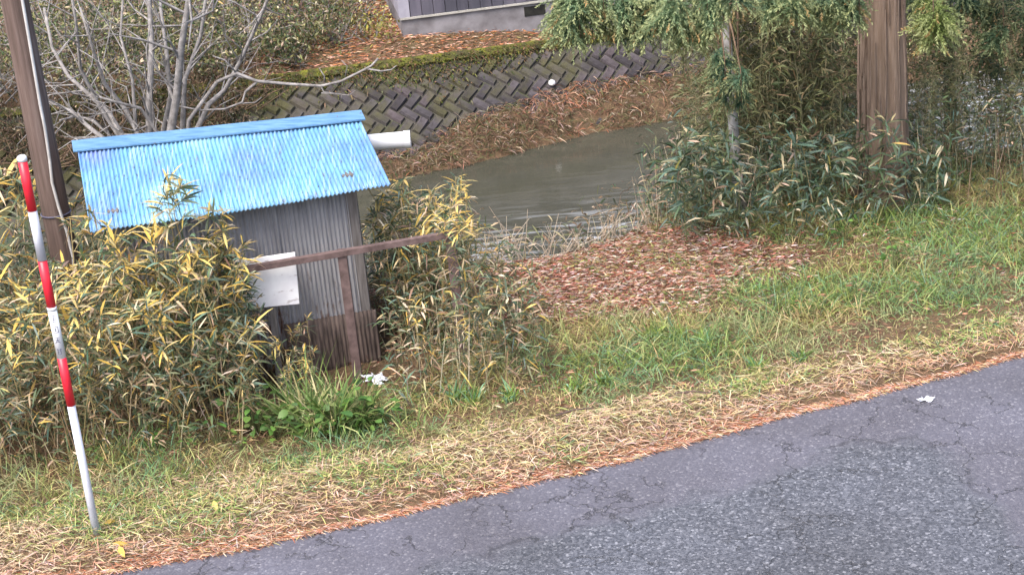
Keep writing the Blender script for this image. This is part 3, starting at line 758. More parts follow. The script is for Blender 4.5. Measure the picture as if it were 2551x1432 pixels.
# ------------------------------------------------------------------ cedar
t = NT('cedar_bark'); n = t.noise(4, 6, .65, t.mapping((9, 9, .45)))
t.color(t.ramp(n, [(.25, (.11, .078, .058)), (.5, (.20, .145, .11)), (.75, (.29, .225, .185))])).set(.9, .15).bump(n, .8, .02); M_CBARK = t.m
M_BARKG = mat_simple('grey_bark', (.13, .12, .115), (.36, .35, .34), 9, .9, .2, .4, .006)
ct = np.array([3.42, 15.3, 0.]); ct[2] = gz(ct)
cedar = empty('cedar_tree', ct); tag(cedar, 'red brown cedar trunk with drooping green sprays above the bamboo', 'tree')
tr = Geo(); zs = [-.3, 0, .12, .25, .4, .6, .8, 1.0, 1.2, 1.4, 1.6, 1.8, 2.1, 3, 5, 8, 12]
rr = list(np.interp(zs, [-.3, 0, .25, .8, 1.6, 3, 5, 8, 12], [.36, .285, .235, .206, .19, .175, .15, .10, .03]))
tr.tube([(.01 * math.sin(z * 2), 0, z) for z in zs], rr, 56)
for i, v in enumerate(tr.v):
    a = math.atan2(v[1], v[0]); k = 1 + .05 * math.sin(a * 5 + v[2] * .5) + .035 * math.sin(a * 11 + 1 + v[2] * .8) + .10 * (float(vnoise(a * 8, v[2] * .9, 1.0, 3)) - .5)
    tr.v[i] = np.array([v[0] * k, v[1] * k, v[2]])
tr.obj('trunk', M_CBARK, cedar, True)
bs_ = Geo()
for k in range(150):
    a0 = rng.random() * 6.283; z0 = rng.uniform(.05, 2.4); ln = rng.uniform(.25, .9); wd_ = rng.uniform(.012, .03); da = rng.normal() * .05
    o0 = len(bs_.v); npt = 5
    for i in range(npt):
        f = i / (npt - 1); z = z0 + ln * f; r_ = float(np.interp(z, zs, rr)) * (1.035 + .03 * rng.random() * (i in (0, npt - 1)))
        w_ = wd_ * (1 - .75 * abs(2 * f - 1) ** 3) / r_ / 2
        for sg in (-1, 0, 1):
            aa = a0 + da * f + sg * w_; q_ = r_ + (.012 if sg == 0 else -.004)
            bs_.v.append(np.array([math.cos(aa) * q_, math.sin(aa) * q_, z]))
    for i in range(npt - 1):
        for j in range(2): bs_.f.append((o0 + i * 3 + j, o0 + i * 3 + j + 1, o0 + i * 3 + j + 4, o0 + i * 3 + j + 3))
tag(bs_.obj('bark_strips', mat_simple('bark_strip', (.13, .09, .068), (.30, .23, .185), 7, .9, .15, .5, .006, (6, 6, .6)), cedar), kind='stuff')
def spray_mesh(seed, tone, nsh=76):
    L = Leaves(); ax = Geo()
    n_ax = 5
    axis_p = [np.array([.05 * math.sin(k), .04 * math.cos(k * 1.3), -.075 * k]) for k in range(n_ax)]
    for s in range(nsh):
        f = rng.random() ** .7 * (n_ax - 1.01); k = int(f); o = axis_p[k] * (1 - f + k) + axis_p[k + 1] * (f - k)
        az = rng.random() * 2 * math.pi; d = norm(np.array([math.cos(az), math.sin(az), .25 - .7 * rng.random()]))
        ln = rng.uniform(.13, .25); m_ = 32
        tt = np.linspace(.02, 1, m_)[:, None]
        c = o + d * ln * tt + np.array([0, 0, -1.0]) * ln * .55 * tt * tt
        dd = norm(d + np.array([0, 0, -1.1]) * tt)
        out = rng.normal(size=(m_, 3)); out = norm(out - dd * (out * dd).sum(1, keepdims=True))
        green = np.array(tone) * rng.uniform(.7, 1.25); tipc = np.array((.33, .36, .17)) * rng.uniform(.7, 1.2)
        if rng.random() < .12: tipc = np.array((.38, .24, .10))
        w = (tt ** 2.5)
        col = green * (1 - w) + tipc * w
        L.add(c, dd * .8 + out * .7, rng.uniform(.022, .036, m_), .0105, .0, col, (.9, 1, .6))
    return L.mesh('foliage_spray', M_LEAF)
SPR = [spray_mesh(i, tn) for i, tn in enumerate(((.12, .20, .11), (.15, .23, .12), (.085, .165, .10), (.20, .26, .08), (.06, .13, .08)))]
def branch(parent, pts, rad, sprays, mat=M_BRTWIG, org=ct):
    b = Geo().tube([np.asarray(p) - org for p in pts], rad, 6).obj('branch', mat, parent, True)
    for (p, sc, v) in sprays:
        o = bpy.data.objects.new('foliage_spray', SPR[v]); link(o, b)
        o.location = np.asarray(p) - org; o.scale = (sc, sc, sc * rng.uniform(.9, 1.15))
        o.rotation_euler = (rng.normal() * .25, rng.normal() * .25, rng.random() * 6.28)
    return b
def hang(px_, py_, Y): return PY(px_, py_, Y)
groups = [
  (2.5, 13.9, [(1410, -50, 1.1, 0), (1400, -10, .8, 1), (1440, 10, .85, 0), (1480, 0, .9, 1), (1425, -20, .9, 1), (1445, -30, .95, 1), (1500, -45, 1.0, 0), (1540, -10, .8, 2), (1560, 40, .7, 4), (1590, 30, .75, 4), (1600, -50, 1.0, 1)]),
  (2.7, 13.5, [(1630, -10, .75, 1), (1640, 30, .75, 0), (1680, -40, 1.0, 1), (1700, 10, .8, 1), (1740, 30, .85, 3), (1760, -40, .9, 0), (1830, -50, .8, 2), (1790, -60, .9, 1)]),
  (2.3, 14.4, [(1880, -30, .8, 0), (1930, -50, 1.0, 0), (1990, -55, 1.0, 1), (2030, -20, .85, 1), (2080, -40, 1.0, 1), (2110, -10, .8, 1), (2140, -30, .9, 0), (2000, 0, .6, 3), (2060, -70, 1.0, 2)]),
  (2.2, 14.2, [(2325, 5, .95, 3), (2335, 35, .8, 3), (2310, -20, .7, 3), (2345, 20, .8, 3)]),
  (2.6, 16.2, [(2430, -70, 1.2, 2), (2480, -40, 1.2, 2), (2530, -60, 1.2, 2), (2560, 30, 1.0, 2), (2500, 60, .9, 0), (2470, 120, .9, 2), (2550, 110, .9, 0), (2400, -60, 1.0, 4), (2270, -90, 1.2, 2), (2290, -40, .9, 4)]),
  (2.4, 15.0, [(1805, 150, .7, 4), (1820, 190, .7, 4), (1845, 175, .6, 2), (1840, 215, .55, 4), (1790, 120, .6, 2)]),
]
for z0, Y, sp in groups:
    P0 = ct + np.array([0, 0, z0 + .6])
    tips = [hang(a, b, Y + rng.uniform(-.3, .3)) for a, b, _, _ in sp]
    far = max(tips, key=lambda p: np.linalg.norm(p[:2] - ct[:2])); mid = (P0 + far) / 2 + [0, 0, .45]
    ends = far + np.array([0, 0, .15])
    main = branch(cedar, [P0, (P0 + mid) / 2 + [0, 0, .1], mid, (mid + ends) / 2 + [0, 0, .12], ends, far], [.035, .03, .022, .015, .008, .004], [])
    for p, s_ in zip(tips, sp):
        k = np.clip((np.linalg.norm(p[:2] - ct[:2])) / max(np.linalg.norm(far[:2] - ct[:2]), .1), .1, 1)
        b0 = P0 * (1 - k) + ends * k + np.array([0, 0, .45 * math.sin(math.pi * k) + .1])
        branch(cedar, [b0, (b0 + p) / 2 + [0, 0, .05], p, p + [0, 0, -.3]], [.012, .008, .005, .002], [(p, s_[2], s_[3])])
for i in range(14):      # the crown above
    z0 = 3.4 + i * .55; az = i * 2.4; ln = 2.6 - i * .14
    d = np.array([math.cos(az), math.sin(az), 0]); P0 = ct + [0, 0, z0]; E_ = P0 + d * ln + [0, 0, -.3]
    sp = []
    for k in range(7):
        f = .3 + .7 * k / 6; sp.append((P0 + (E_ - P0) * f + rng.normal(size=3) * [.25, .25, .08], rng.uniform(1.2, 1.7), int(rng.integers(5))))
    branch(cedar, [P0, (P0 + E_) / 2 + [0, 0, .2], E_], [.03, .02, .005], sp)

# thin grey tree beside the cedar
tb = PY(1855, 580, 15.6); tb[2] = gz(tb)
tt_ = empty('young_tree', tb); tag(tt_, 'thin grey barked young tree left of the cedar trunk', 'tree')
tp = [PY(a, b, 15.6) - tb for a, b in ((1856, 640), (1848, 520), (1836, 430), (1826, 300), (1818, 170), (1812, 110), (1795, 0), (1780, -120), (1772, -260))]
Geo().tube(tp, [.06, .056, .052, .046, .042, .04, .036, .03, .02], 12).obj('trunk', M_BARKG, tt_, True)
g_ = Geo()
for k in range(5):
    o = tp[-1 - k % 3] * 1.0; d = norm(rng.normal(size=3) * .4 + [0, 0, 1.0])
    g_.tube([o, o + d * .5, o + d * .9 + rng.normal(size=3) * .1], [.012, .008, .003], 5)
g_.obj('branch', M_BARKG, tt_)
# second slim trunk standing behind the cedar
sb = PY(2365, 400, 17.5); sb[2] = gz(sb)
st_ = empty('slim_tree', sb); tag(st_, 'slim dark leafy tree behind the bamboo right of the cedar trunk', 'tree')
sp_ = [PY(a, b, 17.5) - sb for a, b in ((2368, 345), (2366, 250), (2362, 120), (2358, 0), (2355, -140))]
Geo().tube([np.array([0, 0, -.2])] + sp_, [.07, .06, .055, .05, .045, .03], 10).obj('trunk', mat_simple('dark_bark', (.05, .04, .03), (.11, .09, .065), 9, .9), st_, True)
L = Leaves(); n_ = 700
c_ = sp_[1] + (sp_[3] - sp_[1]) * rng.random((n_, 1)) + rng.normal(size=(n_, 3)) * [.17, .2, .18]
L.add(c_, rng.normal(size=(n_, 3)), rng.uniform(.05, .09, n_), rng.uniform(.02, .035, n_), .3, pick([(.04, .06, .015), (.09, .10, .03), (.15, .14, .04)], [3, 2, 1], n_))
L.obj('crown', M_LEAF, st_)

# ------------------------------------------------------------------ bare shrub behind the shed
sy = 16.2
sbp = PY(380, 500, sy); sbp[2] = gz(sbp)
shrub = empty('bare_shrub', sbp); tag(shrub, 'leafless grey many stemmed shrub rising behind the blue roof', 'shrub')
stems = [
 ([(372, 345), (372, 260), (378, 120), (372, 0), (360, -120)], 15), ([(425, 330), (440, 240), (450, 130), (470, 0), (480, -120)], 17),
 ([(405, 335), (425, 240), (415, 130), (400, 20), (395, -100)], 10), ([(490, 325), (520, 260), (560, 225), (600, 150), (650, 40), (690, -60)], 11),
 ([(455, 320), (460, 200), (500, 90), (520, -60)], 11), ([(310, 345), (270, 280), (215, 230), (170, 190), (130, 120), (110, 20)], 11),
 ([(265, 350), (225, 320), (180, 280), (120, 250), (60, 245)], 10), ([(300, 345), (250, 270), (200, 170), (190, 60), (170, -60)], 9),
 ([(350, 345), (310, 270), (260, 210), (230, 120), (200, 20)], 9), ([(285, 345), (230, 300), (190, 290), (150, 300)], 8),
 ([(395, 335), (350, 270), (290, 255), (240, 240)], 8), ([(340, 345), (330, 200), (300, 90), (310, -60)], 8)]
for pts, w in stems:
    Y = sy + rng.uniform(-.5, .5)
    P_ = [PY(a, b, Y + .12 * k * rng.uniform(-1, 1)) - sbp for k, (a, b) in enumerate(pts)]
    base = np.array([rng.normal() * .12, rng.normal() * .1, -.1]); mid = (P_[0] + base) / 2 + [0, 0, -.1]
    r0 = w * .0026
    g_ = Geo().tube([base, mid] + P_, np.linspace(r0 * 1.15, r0 * .45, len(P_) + 2), 8)
    for k in range(1, len(P_)):
        for _ in range(3):
            f = rng.random(); o = P_[k - 1] * (1 - f) + P_[k] * f
            d = norm(norm(P_[k] - P_[k - 1]) * .6 + rng.normal(size=3) * .6); ln = rng.uniform(.25, .7)
            q1 = o + d * ln * .5 + rng.normal(size=3) * .03; q2 = q1 + norm(d + rng.normal(size=3) * .4) * ln * .5
            g_.tube([o, q1, q2], [r0 * .3, r0 * .22, .0022], 4, False)
            g_.tube([q1, q1 + norm(d + rng.normal(size=3) * .8) * ln * .35], [r0 * .2, .001], 3, False)
    g_.obj('stem', M_TWIG, shrub, True)
arch = Geo()
Ya = 16.0
for pts, r0 in (([(540, 205), (590, 183), (640, 203), (720, 210), (800, 215), (850, 203), (900, 178), (925, 165), (942, 146)], .017),
                ([(915, 172), (950, 178), (975, 174), (988, 164)], .009), ([(800, 215), (806, 230), (850, 235), (853, 252)], .009), ([(800, 232), (870, 238), (885, 226)], .006),
                ([(808, 205), (808, 190), (795, 170)], .008), ([(642, 203), (612, 228), (604, 255), (560, 272), (500, 275), (430, 262)], .013), ([(600, 258), (635, 256), (652, 243)], .007),
                ([(590, 183), (560, 150), (530, 140)], .009), ([(860, 190), (865, 165), (850, 150)], .005)):
    arch.tube([PY(a, b, Ya) - sbp for a, b in pts], np.linspace(r0, r0 * .55, len(pts)), 7)
jo = PY(540, 205, Ya) - sbp; arch.tube([jo, PY(470, 300, Ya) - sbp, np.array([.1, -.05, .0])], [.017, .02, .026], 7)
arch.obj('arching_branch', M_TWIG, shrub, True)

# ------------------------------------------------------------------ brush on the far bank and far terrace
def bush(name, label, cat, group, c, rx_, rz_, n_, pal, w, Lr, Wr, ntw=14, tw=M_BRTWIG, droop=.3):
    c = np.asarray(c, float); b = np.array([c[0], c[1], gz(c)])
    r = empty(name, b); tag(r, label, cat, group)
    g_ = Geo()
    for _ in range(ntw):
        d = norm(rng.normal(size=3) * [1, 1, .5] + [0, 0, 1.1]); ln = rz_ * rng.uniform(.8, 1.5)
        o = np.array([rng.normal() * rx_ * .2, rng.normal() * rx_ * .2, -.05])
        m1 = o + d * ln * .5 + rng.normal(size=3) * .08; e_ = o + d * ln * [1.2, 1.2, 1] + rng.normal(size=3) * .15
        g_.tube([o, m1, e_], [.016, .011, .003], 4, False)
        for _k in range(2): g_.tube([m1, m1 + norm(d + rng.normal(size=3) * .7) * ln * .45], [.007, .002], 3, False)
    g_.obj('twigs', tw, r)
    nc = max(n_ // 40, 3)
    cl = rng.normal(size=(nc, 3)) * [rx_ * .5, rx_ * .5, rz_ * .28] + [0, 0, rz_ * .6]
    p = cl[rng.integers(nc, size=n_)] + rng.normal(size=(n_, 3)) * .13
    p[:, 2] = np.abs(p[:, 2])
    L = Leaves(); L.add(p, rng.normal(size=(n_, 3)) + [0, 0, .2], rng.uniform(*Lr, n_), rng.uniform(*Wr, n_), droop, pick(pal, w, n_, .25))
    L.obj('foliage', M_LEAF, r); return r
PB1 = [(.07, .10, .045), (.17, .18, .075), (.34, .31, .13), (.42, .36, .25), (.15, .10, .075)]
bushes = [(-8.6, .5, 1.0, 1.2), (-7.9, 1.2, 1.0, 1.2), (-7.2, .4, .9, 1.0), (-6.6, 1.3, 1.0, 1.1), (-6.0, .4, .8, .9), (-5.4, 1.1, .9, 1.0), (-4.8, .5, .7, .7), (-4.2, 1.2, .8, .8), (-3.6, .6, .6, .5), (-3.0, 1.1, .55, .45), (-2.7, 2.3, .7, .8),
          (-9.4, 2.5, 1.1, 1.5), (-8.2, 2.6, 1.1, 1.3), (-7.0, 2.7, 1.1, 1.3), (-5.8, 2.4, 1.0, 1.2), (-4.7, 2.5, 1.0, 1.1), (-3.6, 2.3, .9, 1.0), (-5.0, 3.8, 1.2, 1.4), (-3.4, 3.8, 1.1, 1.3), (-7.0, 4.2, 1.2, 1.5), (-9.0, 4.2, 1.2, 1.6), (-3.1, 5.4, 1.2, 1.6), (-5.0, 5.4, 1.2, 1.7)]
for x, dy, rx_, rz_ in bushes:
    bush('brush_bush', 'olive and tan leafed bush on the far terrace left of the house', 'bush', 'bushes on the far terrace', (x, float(wall_top(x)) + dy), rx_, rz_, 1300, PB1, [3.4, 3, 1.3, 1.6, 2.0], (.06, .12), (.022, .04), 18, M_TWIG)
for k in range(20):
    x = -9.6 + k * .27 + rng.normal() * .08; dy = .55 + 1.3 * ((k * .618) % 1.0)
    bush('bank_bush', 'brown twiggy bush growing over the far river wall left of the bare blocks', 'bush', 'twiggy bushes on the far river wall', (x, float(wall_base(x)) + dy), .55, .75, 900, [(.04, .05, .025), (.09, .09, .045), (.18, .13, .08), (.08, .055, .04), (.24, .20, .15)], [3, 3, 2, 3, 1], (.05, .10), (.018, .032), 30, M_BRTWIG)
bush('yellow_bush', 'small yellow leafed bush against the pale house corner', 'bush', None, (hc[0] - .55, hc[1] - .1), .28, .5, 260, [(.32, .28, .07), (.2, .2, .06), (.4, .36, .16)], [2, 2, 1], (.05, .09), (.03, .045), 6, M_TWIG)

# ------------------------------------------------------------------ ground cover
def sample(n_, xr, yr):
    x = rng.uniform(*xr, n_); y = rng.uniform(*yr, n_); return x, y
def keep(x, y, m_): 
    k = rng.random(len(x)) < m_; return x[k], y[k]
def pts3(x, y, lift=0.0): return np.stack([x, y, ground_h(x, y) + lift], 1)
SHEDM = lambda x, y: (((x - FLt[0]) * ex[0] + (y - FLt[1]) * ex[1] > 0) & ((x - FLt[0]) * ex[0] + (y - FLt[1]) * ex[1] < 1.72) & ((x - FLt[0]) * ey[0] + (y - FLt[1]) * ey[1] > 0) & ((x - FLt[0]) * ey[0] + (y - FLt[1]) * ey[1] < 1.35))
def litter_patch(x, y):
    px_, py_ = proj(np.stack([x, y, ground_h(x, y)], 1))
    a = ((px_ - 1470) / 480) ** 2 + ((py_ + .12 * (px_ - 1560) - 690) / 105) ** 2
    return 1 - sstep(.25, 1.55, a + 1.3 * (fbm(x, y, .9, 21) - .5) + 1.3 * (fbm(x, y, 2.7, 22) - .5))
FG, YG, BG_, DG = (.15, .25, .065), (.36, .38, .14), (.17, .30, .17), (.08, .125, .045)
SW, PK, OR, DB = (.50, .39, .20), (.47, .32, .23), (.42, .17, .075), (.17, .10, .06)
# needles along the road edge and on the litter patch
def needles(name, label, cat, x, y, pal, w, Lr=(.03, .08), Wr=(.003, .006), lift=.012):
    n_ = len(x); p = pts3(x, y); p[:, 2] = np.maximum(p[:, 2], 0 * p[:, 2] + np.where(y < road_edge(x), .004, -99)) + rng.uniform(.003, lift, n_)
    d = rng.normal(size=(n_, 3)) * [1, 1, .12]; d[:, 0] += np.sign(d[:, 0]) * .5
    L = Leaves(); L.add(p, d, rng.uniform(*Lr, n_), rng.uniform(*Wr, n_), rng.uniform(0, .15, n_), pick(pal, w, n_, .3))
    return tag(L.obj(name, M_DRY), label, cat, kind='stuff')
x = rng.uniform(-4.2, 5.5, 26000); off_ = np.abs(rng.normal(size=26000)) * .17 * np.clip(2.2 * fbm(x, x * 0, 1.3, 8) - .72, .08, 1.1) * (1 + .3 * (x < -.5)); y = road_edge(x) + off_ - .03
needles('needle_litter', 'rust red cedar needles along the asphalt edge', 'litter', x, y, [(.34, .135, .07), (.44, .22, .14), PK, (.56, .42, .36), DB, SW], [2.4, 2.4, 2.4, 1.8, 1.2, 1])
x, y = sample(110000, (-1.5, 4.2), (12.6, 16.6)); k = litter_patch(x, y); x, y = keep(x, y, np.clip(k * (.35 + .9 * sstep(.25, .6, fbm(x, y, 2.6, 23))), 0.03, 1))
needles('leaf_litter', 'red brown fallen leaves on the bank before the cedar', 'litter', x, y, [(.24, .085, .055), (.36, .15, .11), (.46, .30, .24), (.55, .46, .40), DB, (.30, .27, .10), (.10, .05, .035)], [2.4, 2.8, 3.2, 2.4, 2, 1.2, 1.6], (.02, .09), (.003, .013), .08)
x, y = sample(26000, (-5.5, 6.5), (11, 17)); k = np.where(y - road_edge(x) > .8, .5, .1) * (1 - SHEDM(x, y)); x, y = keep(x, y, k)
needles('brown_leaf_litter', 'brown dead leaves under the bamboo and grass', 'litter', x, y, [(.20, .10, .06), (.32, .19, .12), (.42, .33, .22), DB], [3, 3, 2, 3], (.03, .08), (.005, .016), .04)
# dry straw verge
def strawzone(x, y):
    d = y - road_edge(x); w = .95 - .12 * np.clip(x, -2, 3) + .5 * (fbm(x, y, 1.1, 31) - .5)
    return np.maximum(sstep(.03, .14, d) * (1 - sstep(w * .75, w * 1.2, d)), .26 * litter_patch(x, y) * sstep(.5, .6, d))
x, y = sample(270000, (-4.6, 5.6), (8.4, 16.0)); x, y = keep(x, y, strawzone(x, y))
n_ = len(x); gm = sstep(.45, .62, fbm(x, y, 2.3, 41)); dd_ = y - road_edge(x)
colS = pick([SW, PK, (.60, .52, .34), (.36, .27, .17), YG, (.56, .42, .32)], [2.6, 2.4, 1.8, 1.6, 1.2, 1.6], n_); colG = pick([YG, FG, BG_, SW], [3, 2.5, 1, 2], n_)
isg = (rng.random(n_) < gm * .75)[:, None]; col = np.where(isg, colG, colS)
pk = ((rng.random(n_) < .55) & (dd_ < .28))[:, None]; col = np.where(pk, pick([PK, (.50, .28, .18), (.55, .42, .36)], [2, 2, 1], n_), col)
d = rng.normal(size=(n_, 3)) * [1, .7, .25] + [0, 0, .22]; d[isg[:, 0], 2] += .5
L = Leaves(); L.add(pts3(x, y, .004) + rng.uniform(0, .03, (n_, 1)) * [0, 0, 1], d, rng.uniform(.05, .15, n_), rng.uniform(.003, .0065, n_), rng.uniform(.05, .6, n_), col)
tag(L.obj('dry_grass', M_DRY), 'flattened straw coloured mown grass along the road', 'grass', kind='stuff')
# green grass
def greenzone(x, y):
    d = y - road_edge(x); px_, py_ = proj(np.stack([x, y, ground_h(x, y)], 1))
    w0 = .75 - .12 * np.clip(x, -2, 3)
    base = sstep(w0 * .7, w0 * 1.25, d)
    right = base * (1 - .85 * litter_patch(x, y) * sstep(.3, .5, fbm(x, y, 3.5, 55) + .15)) * (1 - sstep(4.8, 6.5, d)) * (.62 + .38 * sstep(.32, .58, fbm(x, y, 1.6, 51)))
    left = base * (1 - sstep(1.5, 2.4, d)) * .8
    return np.where(x > -.6, right, left) * (1 - SHEDM(x, y))
x, y = sample(170000, (-5.2, 7.2), (9.6, 17)); x, y = keep(x, y, greenzone(x, y))
n_ = len(x); f1 = fbm(x, y, 1.3, 61); f2 = fbm(x, y, 3.0, 62)
cA = pick([FG, DG, BG_, YG, (.20, .25, .06)], [2.6, 1.6, 1.6, 1.8, 2], n_); cB = pick([YG, SW, (.30, .24, .12), (.22, .22, .07)], [2, 2.0, 2, 2.4], n_)
col = np.where((rng.random(n_) < sstep(.38, .62, f1))[:, None], cB, cA)
patch = sstep(.5, .66, f2)[:, None]; col = col * (1 - .35 * patch) + .35 * patch * np.array(BG_)
hgt = (.09 + .16 * sstep(.35, .7, fbm(x, y, .9, 64))) * rng.uniform(.6, 1.3, n_) * (.55 + .45 * sstep(.7, 1.6, y - road_edge(x)))
d = rng.normal(size=(n_, 3)) * [.6, .6, .2] + [0, 0, .8]
L = Leaves(); L.add(pts3(x, y, -.005), d, hgt * 1.3, rng.uniform(.003, .0075, n_), rng.uniform(.15, .75, n_), col, (.9, 1, .6))
tag(L.obj('grass', M_GRASS), 'green and yellowing rough grass on the verge bank', 'grass', kind='stuff')
# low leafy undergrowth inside the thickets
def undergrowth(name, label, n_, xr, yr, ok, hr, pal, w, Lr, Wr):
    x, y = sample(n_, xr, yr); k = ok(x, y) & ~SHEDM(x, y); x, y = x[k], y[k]; n_ = len(x)
    p = pts3(x, y); h = rng.random(n_) ** 1.3 * hr * (.5 + fbm(x, y, 1.5, 71)); p[:, 2] += h
    L = Leaves(); L.add(p, rng.normal(size=(n_, 3)) * [1, 1, .6] + [0, 0, .15], rng.uniform(*Lr, n_), rng.uniform(*Wr, n_), rng.uniform(.1, .6, n_), pick(pal, w, n_, .22))
    # bare culms
    m_ = n_ // 14; i = rng.integers(n_, size=m_); q_ = p[i].copy(); q_[:, 2] -= h[i]
    L.add(q_, rng.normal(size=(m_, 3)) * .18 + [0, 0, 1], hr * rng.uniform(.5, 1.1, m_), .006, rng.uniform(0, .15, m_), pick([STR, BRN, TAN, G_OLV], [1, 2, 1, 1], m_), (1, 1, .8))
    return tag(L.obj(name, M_LEAF), label, 'undergrowth', kind='stuff')
undergrowth('bamboo_undergrowth', 'tangled low bamboo leaves and dead culms around the shed', 26000, (-6.2, .2), (10.9, 15.6), lambda x, y: (y - road_edge(x) > 1.55) & ((x < -1.9) | (x > -.95) | (y > 14)) & ~((x > -.35) & (y > 13.5)), .75, PALY, [3, 3, 2, 3, 2, .7, 1, 3], (.07, .15), (.009, .018))
undergrowth('bank_undergrowth', 'dark leafy undergrowth below the cedar and tall bamboo', 20000, (1.3, 7.0), (14.3, 19.5), lambda x, y: y > 14.6 + .2 * np.abs(x - 2.8), .9, [G_DK, G_MID, G_BLUE, G_OLV, BRN, TAN], [3, 3, 2.5, 2.5, 1.2, .6], (.06, .14), (.010, .020))
undergrowth('slope_undergrowth', 'brown and olive brush on the river slope behind the shed', 24000, (-9, 1.5), (15.2, 21.5), lambda x, y: y > crest(x) + .2 + 5 * (x > -1.2) * 0, .55, [G_DK, G_OLV, BRN, TAN, STR], [2, 2.4, 3, 2, 1], (.07, .16), (.010, .022))
# far bank: dead grass on the berm, needles on the terrace, moss
x, y = sample(110000, (-9, 9), (28.3, 33.6)); e_ = y - waterline(x); k = (e_ > -.05) & (wall_plane(x, y) < ground_h(x, y) + .07) & (rng.random(len(x)) < .5 + .7 * sstep(.32, .6, fbm(x * .6, y, 2.4, 83))); x, y = x[k], y[k]; n_ = len(x)
f1 = fbm(x, y, 1.6, 81); nearwall = sstep(-.20, .02, wall_plane(x, y) - ground_h(x, y))
cA = pick([(.09, .06, .04), (.17, .12, .08), (.32, .26, .20), (.075, .08, .035), (.13, .13, .06), (.20, .11, .075)], [2.6, 2.2, 1.2, 2.2, 1.4, 1.4], n_); cB = pick([(.30, .125, .065), (.36, .19, .13), (.42, .29, .23), DB], [2, 3, 2, 1.4], n_)
col = np.where((rng.random(n_) < .05 + .75 * nearwall * sstep(.3, .6, f1))[:, None], cB, cA)
d = rng.normal(size=(n_, 3)) * [1, .5, .4] + [0, -.5, .25]
L = Leaves(); L.add(pts3(x, y, .0) + rng.random((n_, 1)) * [0, 0, .12], d, rng.uniform(.1, .3, n_), rng.uniform(.008, .018, n_), rng.uniform(.2, .8, n_), col)
tag(L.obj('dead_grass', M_DRY), 'brown matted dead grass and needles on the far bank at the waterline', 'dead grass', kind='stuff')
x, y = sample(34000, (-4.2, 8), (31.4, 36)); k = (y > wall_top(x) + .0); x, y = x[k], y[k]
needles('terrace_litter', 'orange cedar needles on the terrace before the house', 'litter', x, y, [OR, (.46, .25, .17), (.50, .36, .28), DB, (.22, .20, .08)], [2.6, 3, 1.6, 1.4, .8], (.06, .16), (.01, .022), .05)
s_ = rng.uniform(-6, 5, 9000); tt2 = SL - np.abs(rng.normal(size=9000)) * .55 * np.maximum(fbm(s_, s_ * 0, .8, 91) - .15, .02) * np.clip(1.1 - .28 * (s_ + .5), .12, 2.2)
k = tt2 > .1; s_, tt2 = s_[k], tt2[k]; n_ = len(s_)
p = W0 + uw * s_[:, None] + us * tt2[:, None] + nw * .05
L = Leaves(); L.add(p, rng.normal(size=(n_, 3)) * .6 + nw - [0, 0, .5], rng.uniform(.04, .12, n_), rng.uniform(.012, .03, n_), .5, pick([(.14, .15, .025), (.06, .08, .025), (.11, .08, .04), (.22, .13, .07)], [2, 3, 3, 1.5], n_))
tag(L.obj('wall_moss', M_LEAF), 'green moss and creeping plants hanging over the river wall top', 'moss', kind='stuff')

# ------------------------------------------------------------------ broad leaved weeds, grass tufts
def weed(p, sc, label, group, nl=26):
    r = empty('leafy_weed', p); tag(r, label, 'weed', group)
    g_ = Geo(); L = Leaves()
    for k in range(nl):
        az = rng.random() * 6.28; rr_ = rng.uniform(.03, .2) * sc; h = rng.uniform(.05, .28) * sc
        tip = np.array([math.cos(az) * rr_, math.sin(az) * rr_, h])
        g_.tube([(0, 0, -.02), tip * [.5, .5, .7], tip], [.004, .003, .002], 4, False)
        sd = np.cross([0, 0, 1], [math.cos(az), math.sin(az), 0])
        L.add(tip[None] - [[.0, 0, 0]], np.array([[math.cos(az), math.sin(az), .25]]), rng.uniform(.05, .10) * sc, rng.uniform(.03, .06) * sc, rng.uniform(.1, .6), pick([(.07, .15, .03), (.12, .22, .05), (.05, .11, .03), (.18, .24, .07)], [2, 2, 1.4, 1], 1), (.5, 1, .75), side=(sd + rng.normal(size=3) * .45)[None])
    g_.obj('stalks', M_STEM_G, r); L.obj('leaves', M_LEAF, r)
wd = [PZ(a, b, -.12) for a, b in ((660, 1060), (735, 1080), (800, 1090), (850, 1085), (895, 1080), (930, 1060), (780, 1095), (640, 1075), (905, 1070), (690, 1085))]
for w_ in wd:
    w_[2] = gz(w_); weed(w_, rng.uniform(.7, 1.15), 'bright green broad leaved weed at the foot of the shed wall', 'weeds at the shed foot')
for a, b in ((90, 1120), (190, 1130), (300, 1120), (400, 1110), (470, 1130), (540, 1100), (250, 1160), (600, 1110)):
    w_ = PZ(a, b, -.1); w_[2] = gz(w_); weed(w_, rng.uniform(.5, .8), 'small green weed below the bamboo beside the straw verge', 'weeds below the bamboo', 10)
for a, b in ((2245, 700), (2225, 720), (2105, 610)):
    w_ = PZ(a, b, -.3); w_[2] = gz(w_); weed(w_, .8, 'light green weed on the bank near the cedar foot', 'weeds near the cedar', 12)
def tuft(p, n_, ln, pal, w, label, group=None, wd=1.0):
    r = empty('grass_tuft', p); tag(r, label, 'grass tuft', group)
    az = rng.random(n_) * 6.28; el = rng.uniform(.9, 3.2, n_)
    L = Leaves(); L.add(rng.normal(size=(n_, 3)) * [.03, .03, .005], np.stack([np.cos(az), np.sin(az), el], 1), rng.uniform(.6, 1.1, n_) * ln, rng.uniform(.008, .013, n_) * wd * rng.uniform(.6, 1.2, n_), rng.uniform(.12, .8, n_), pick(pal, w, n_), (.9, 1, .6))
    L.obj('blades', M_GRASS, r)
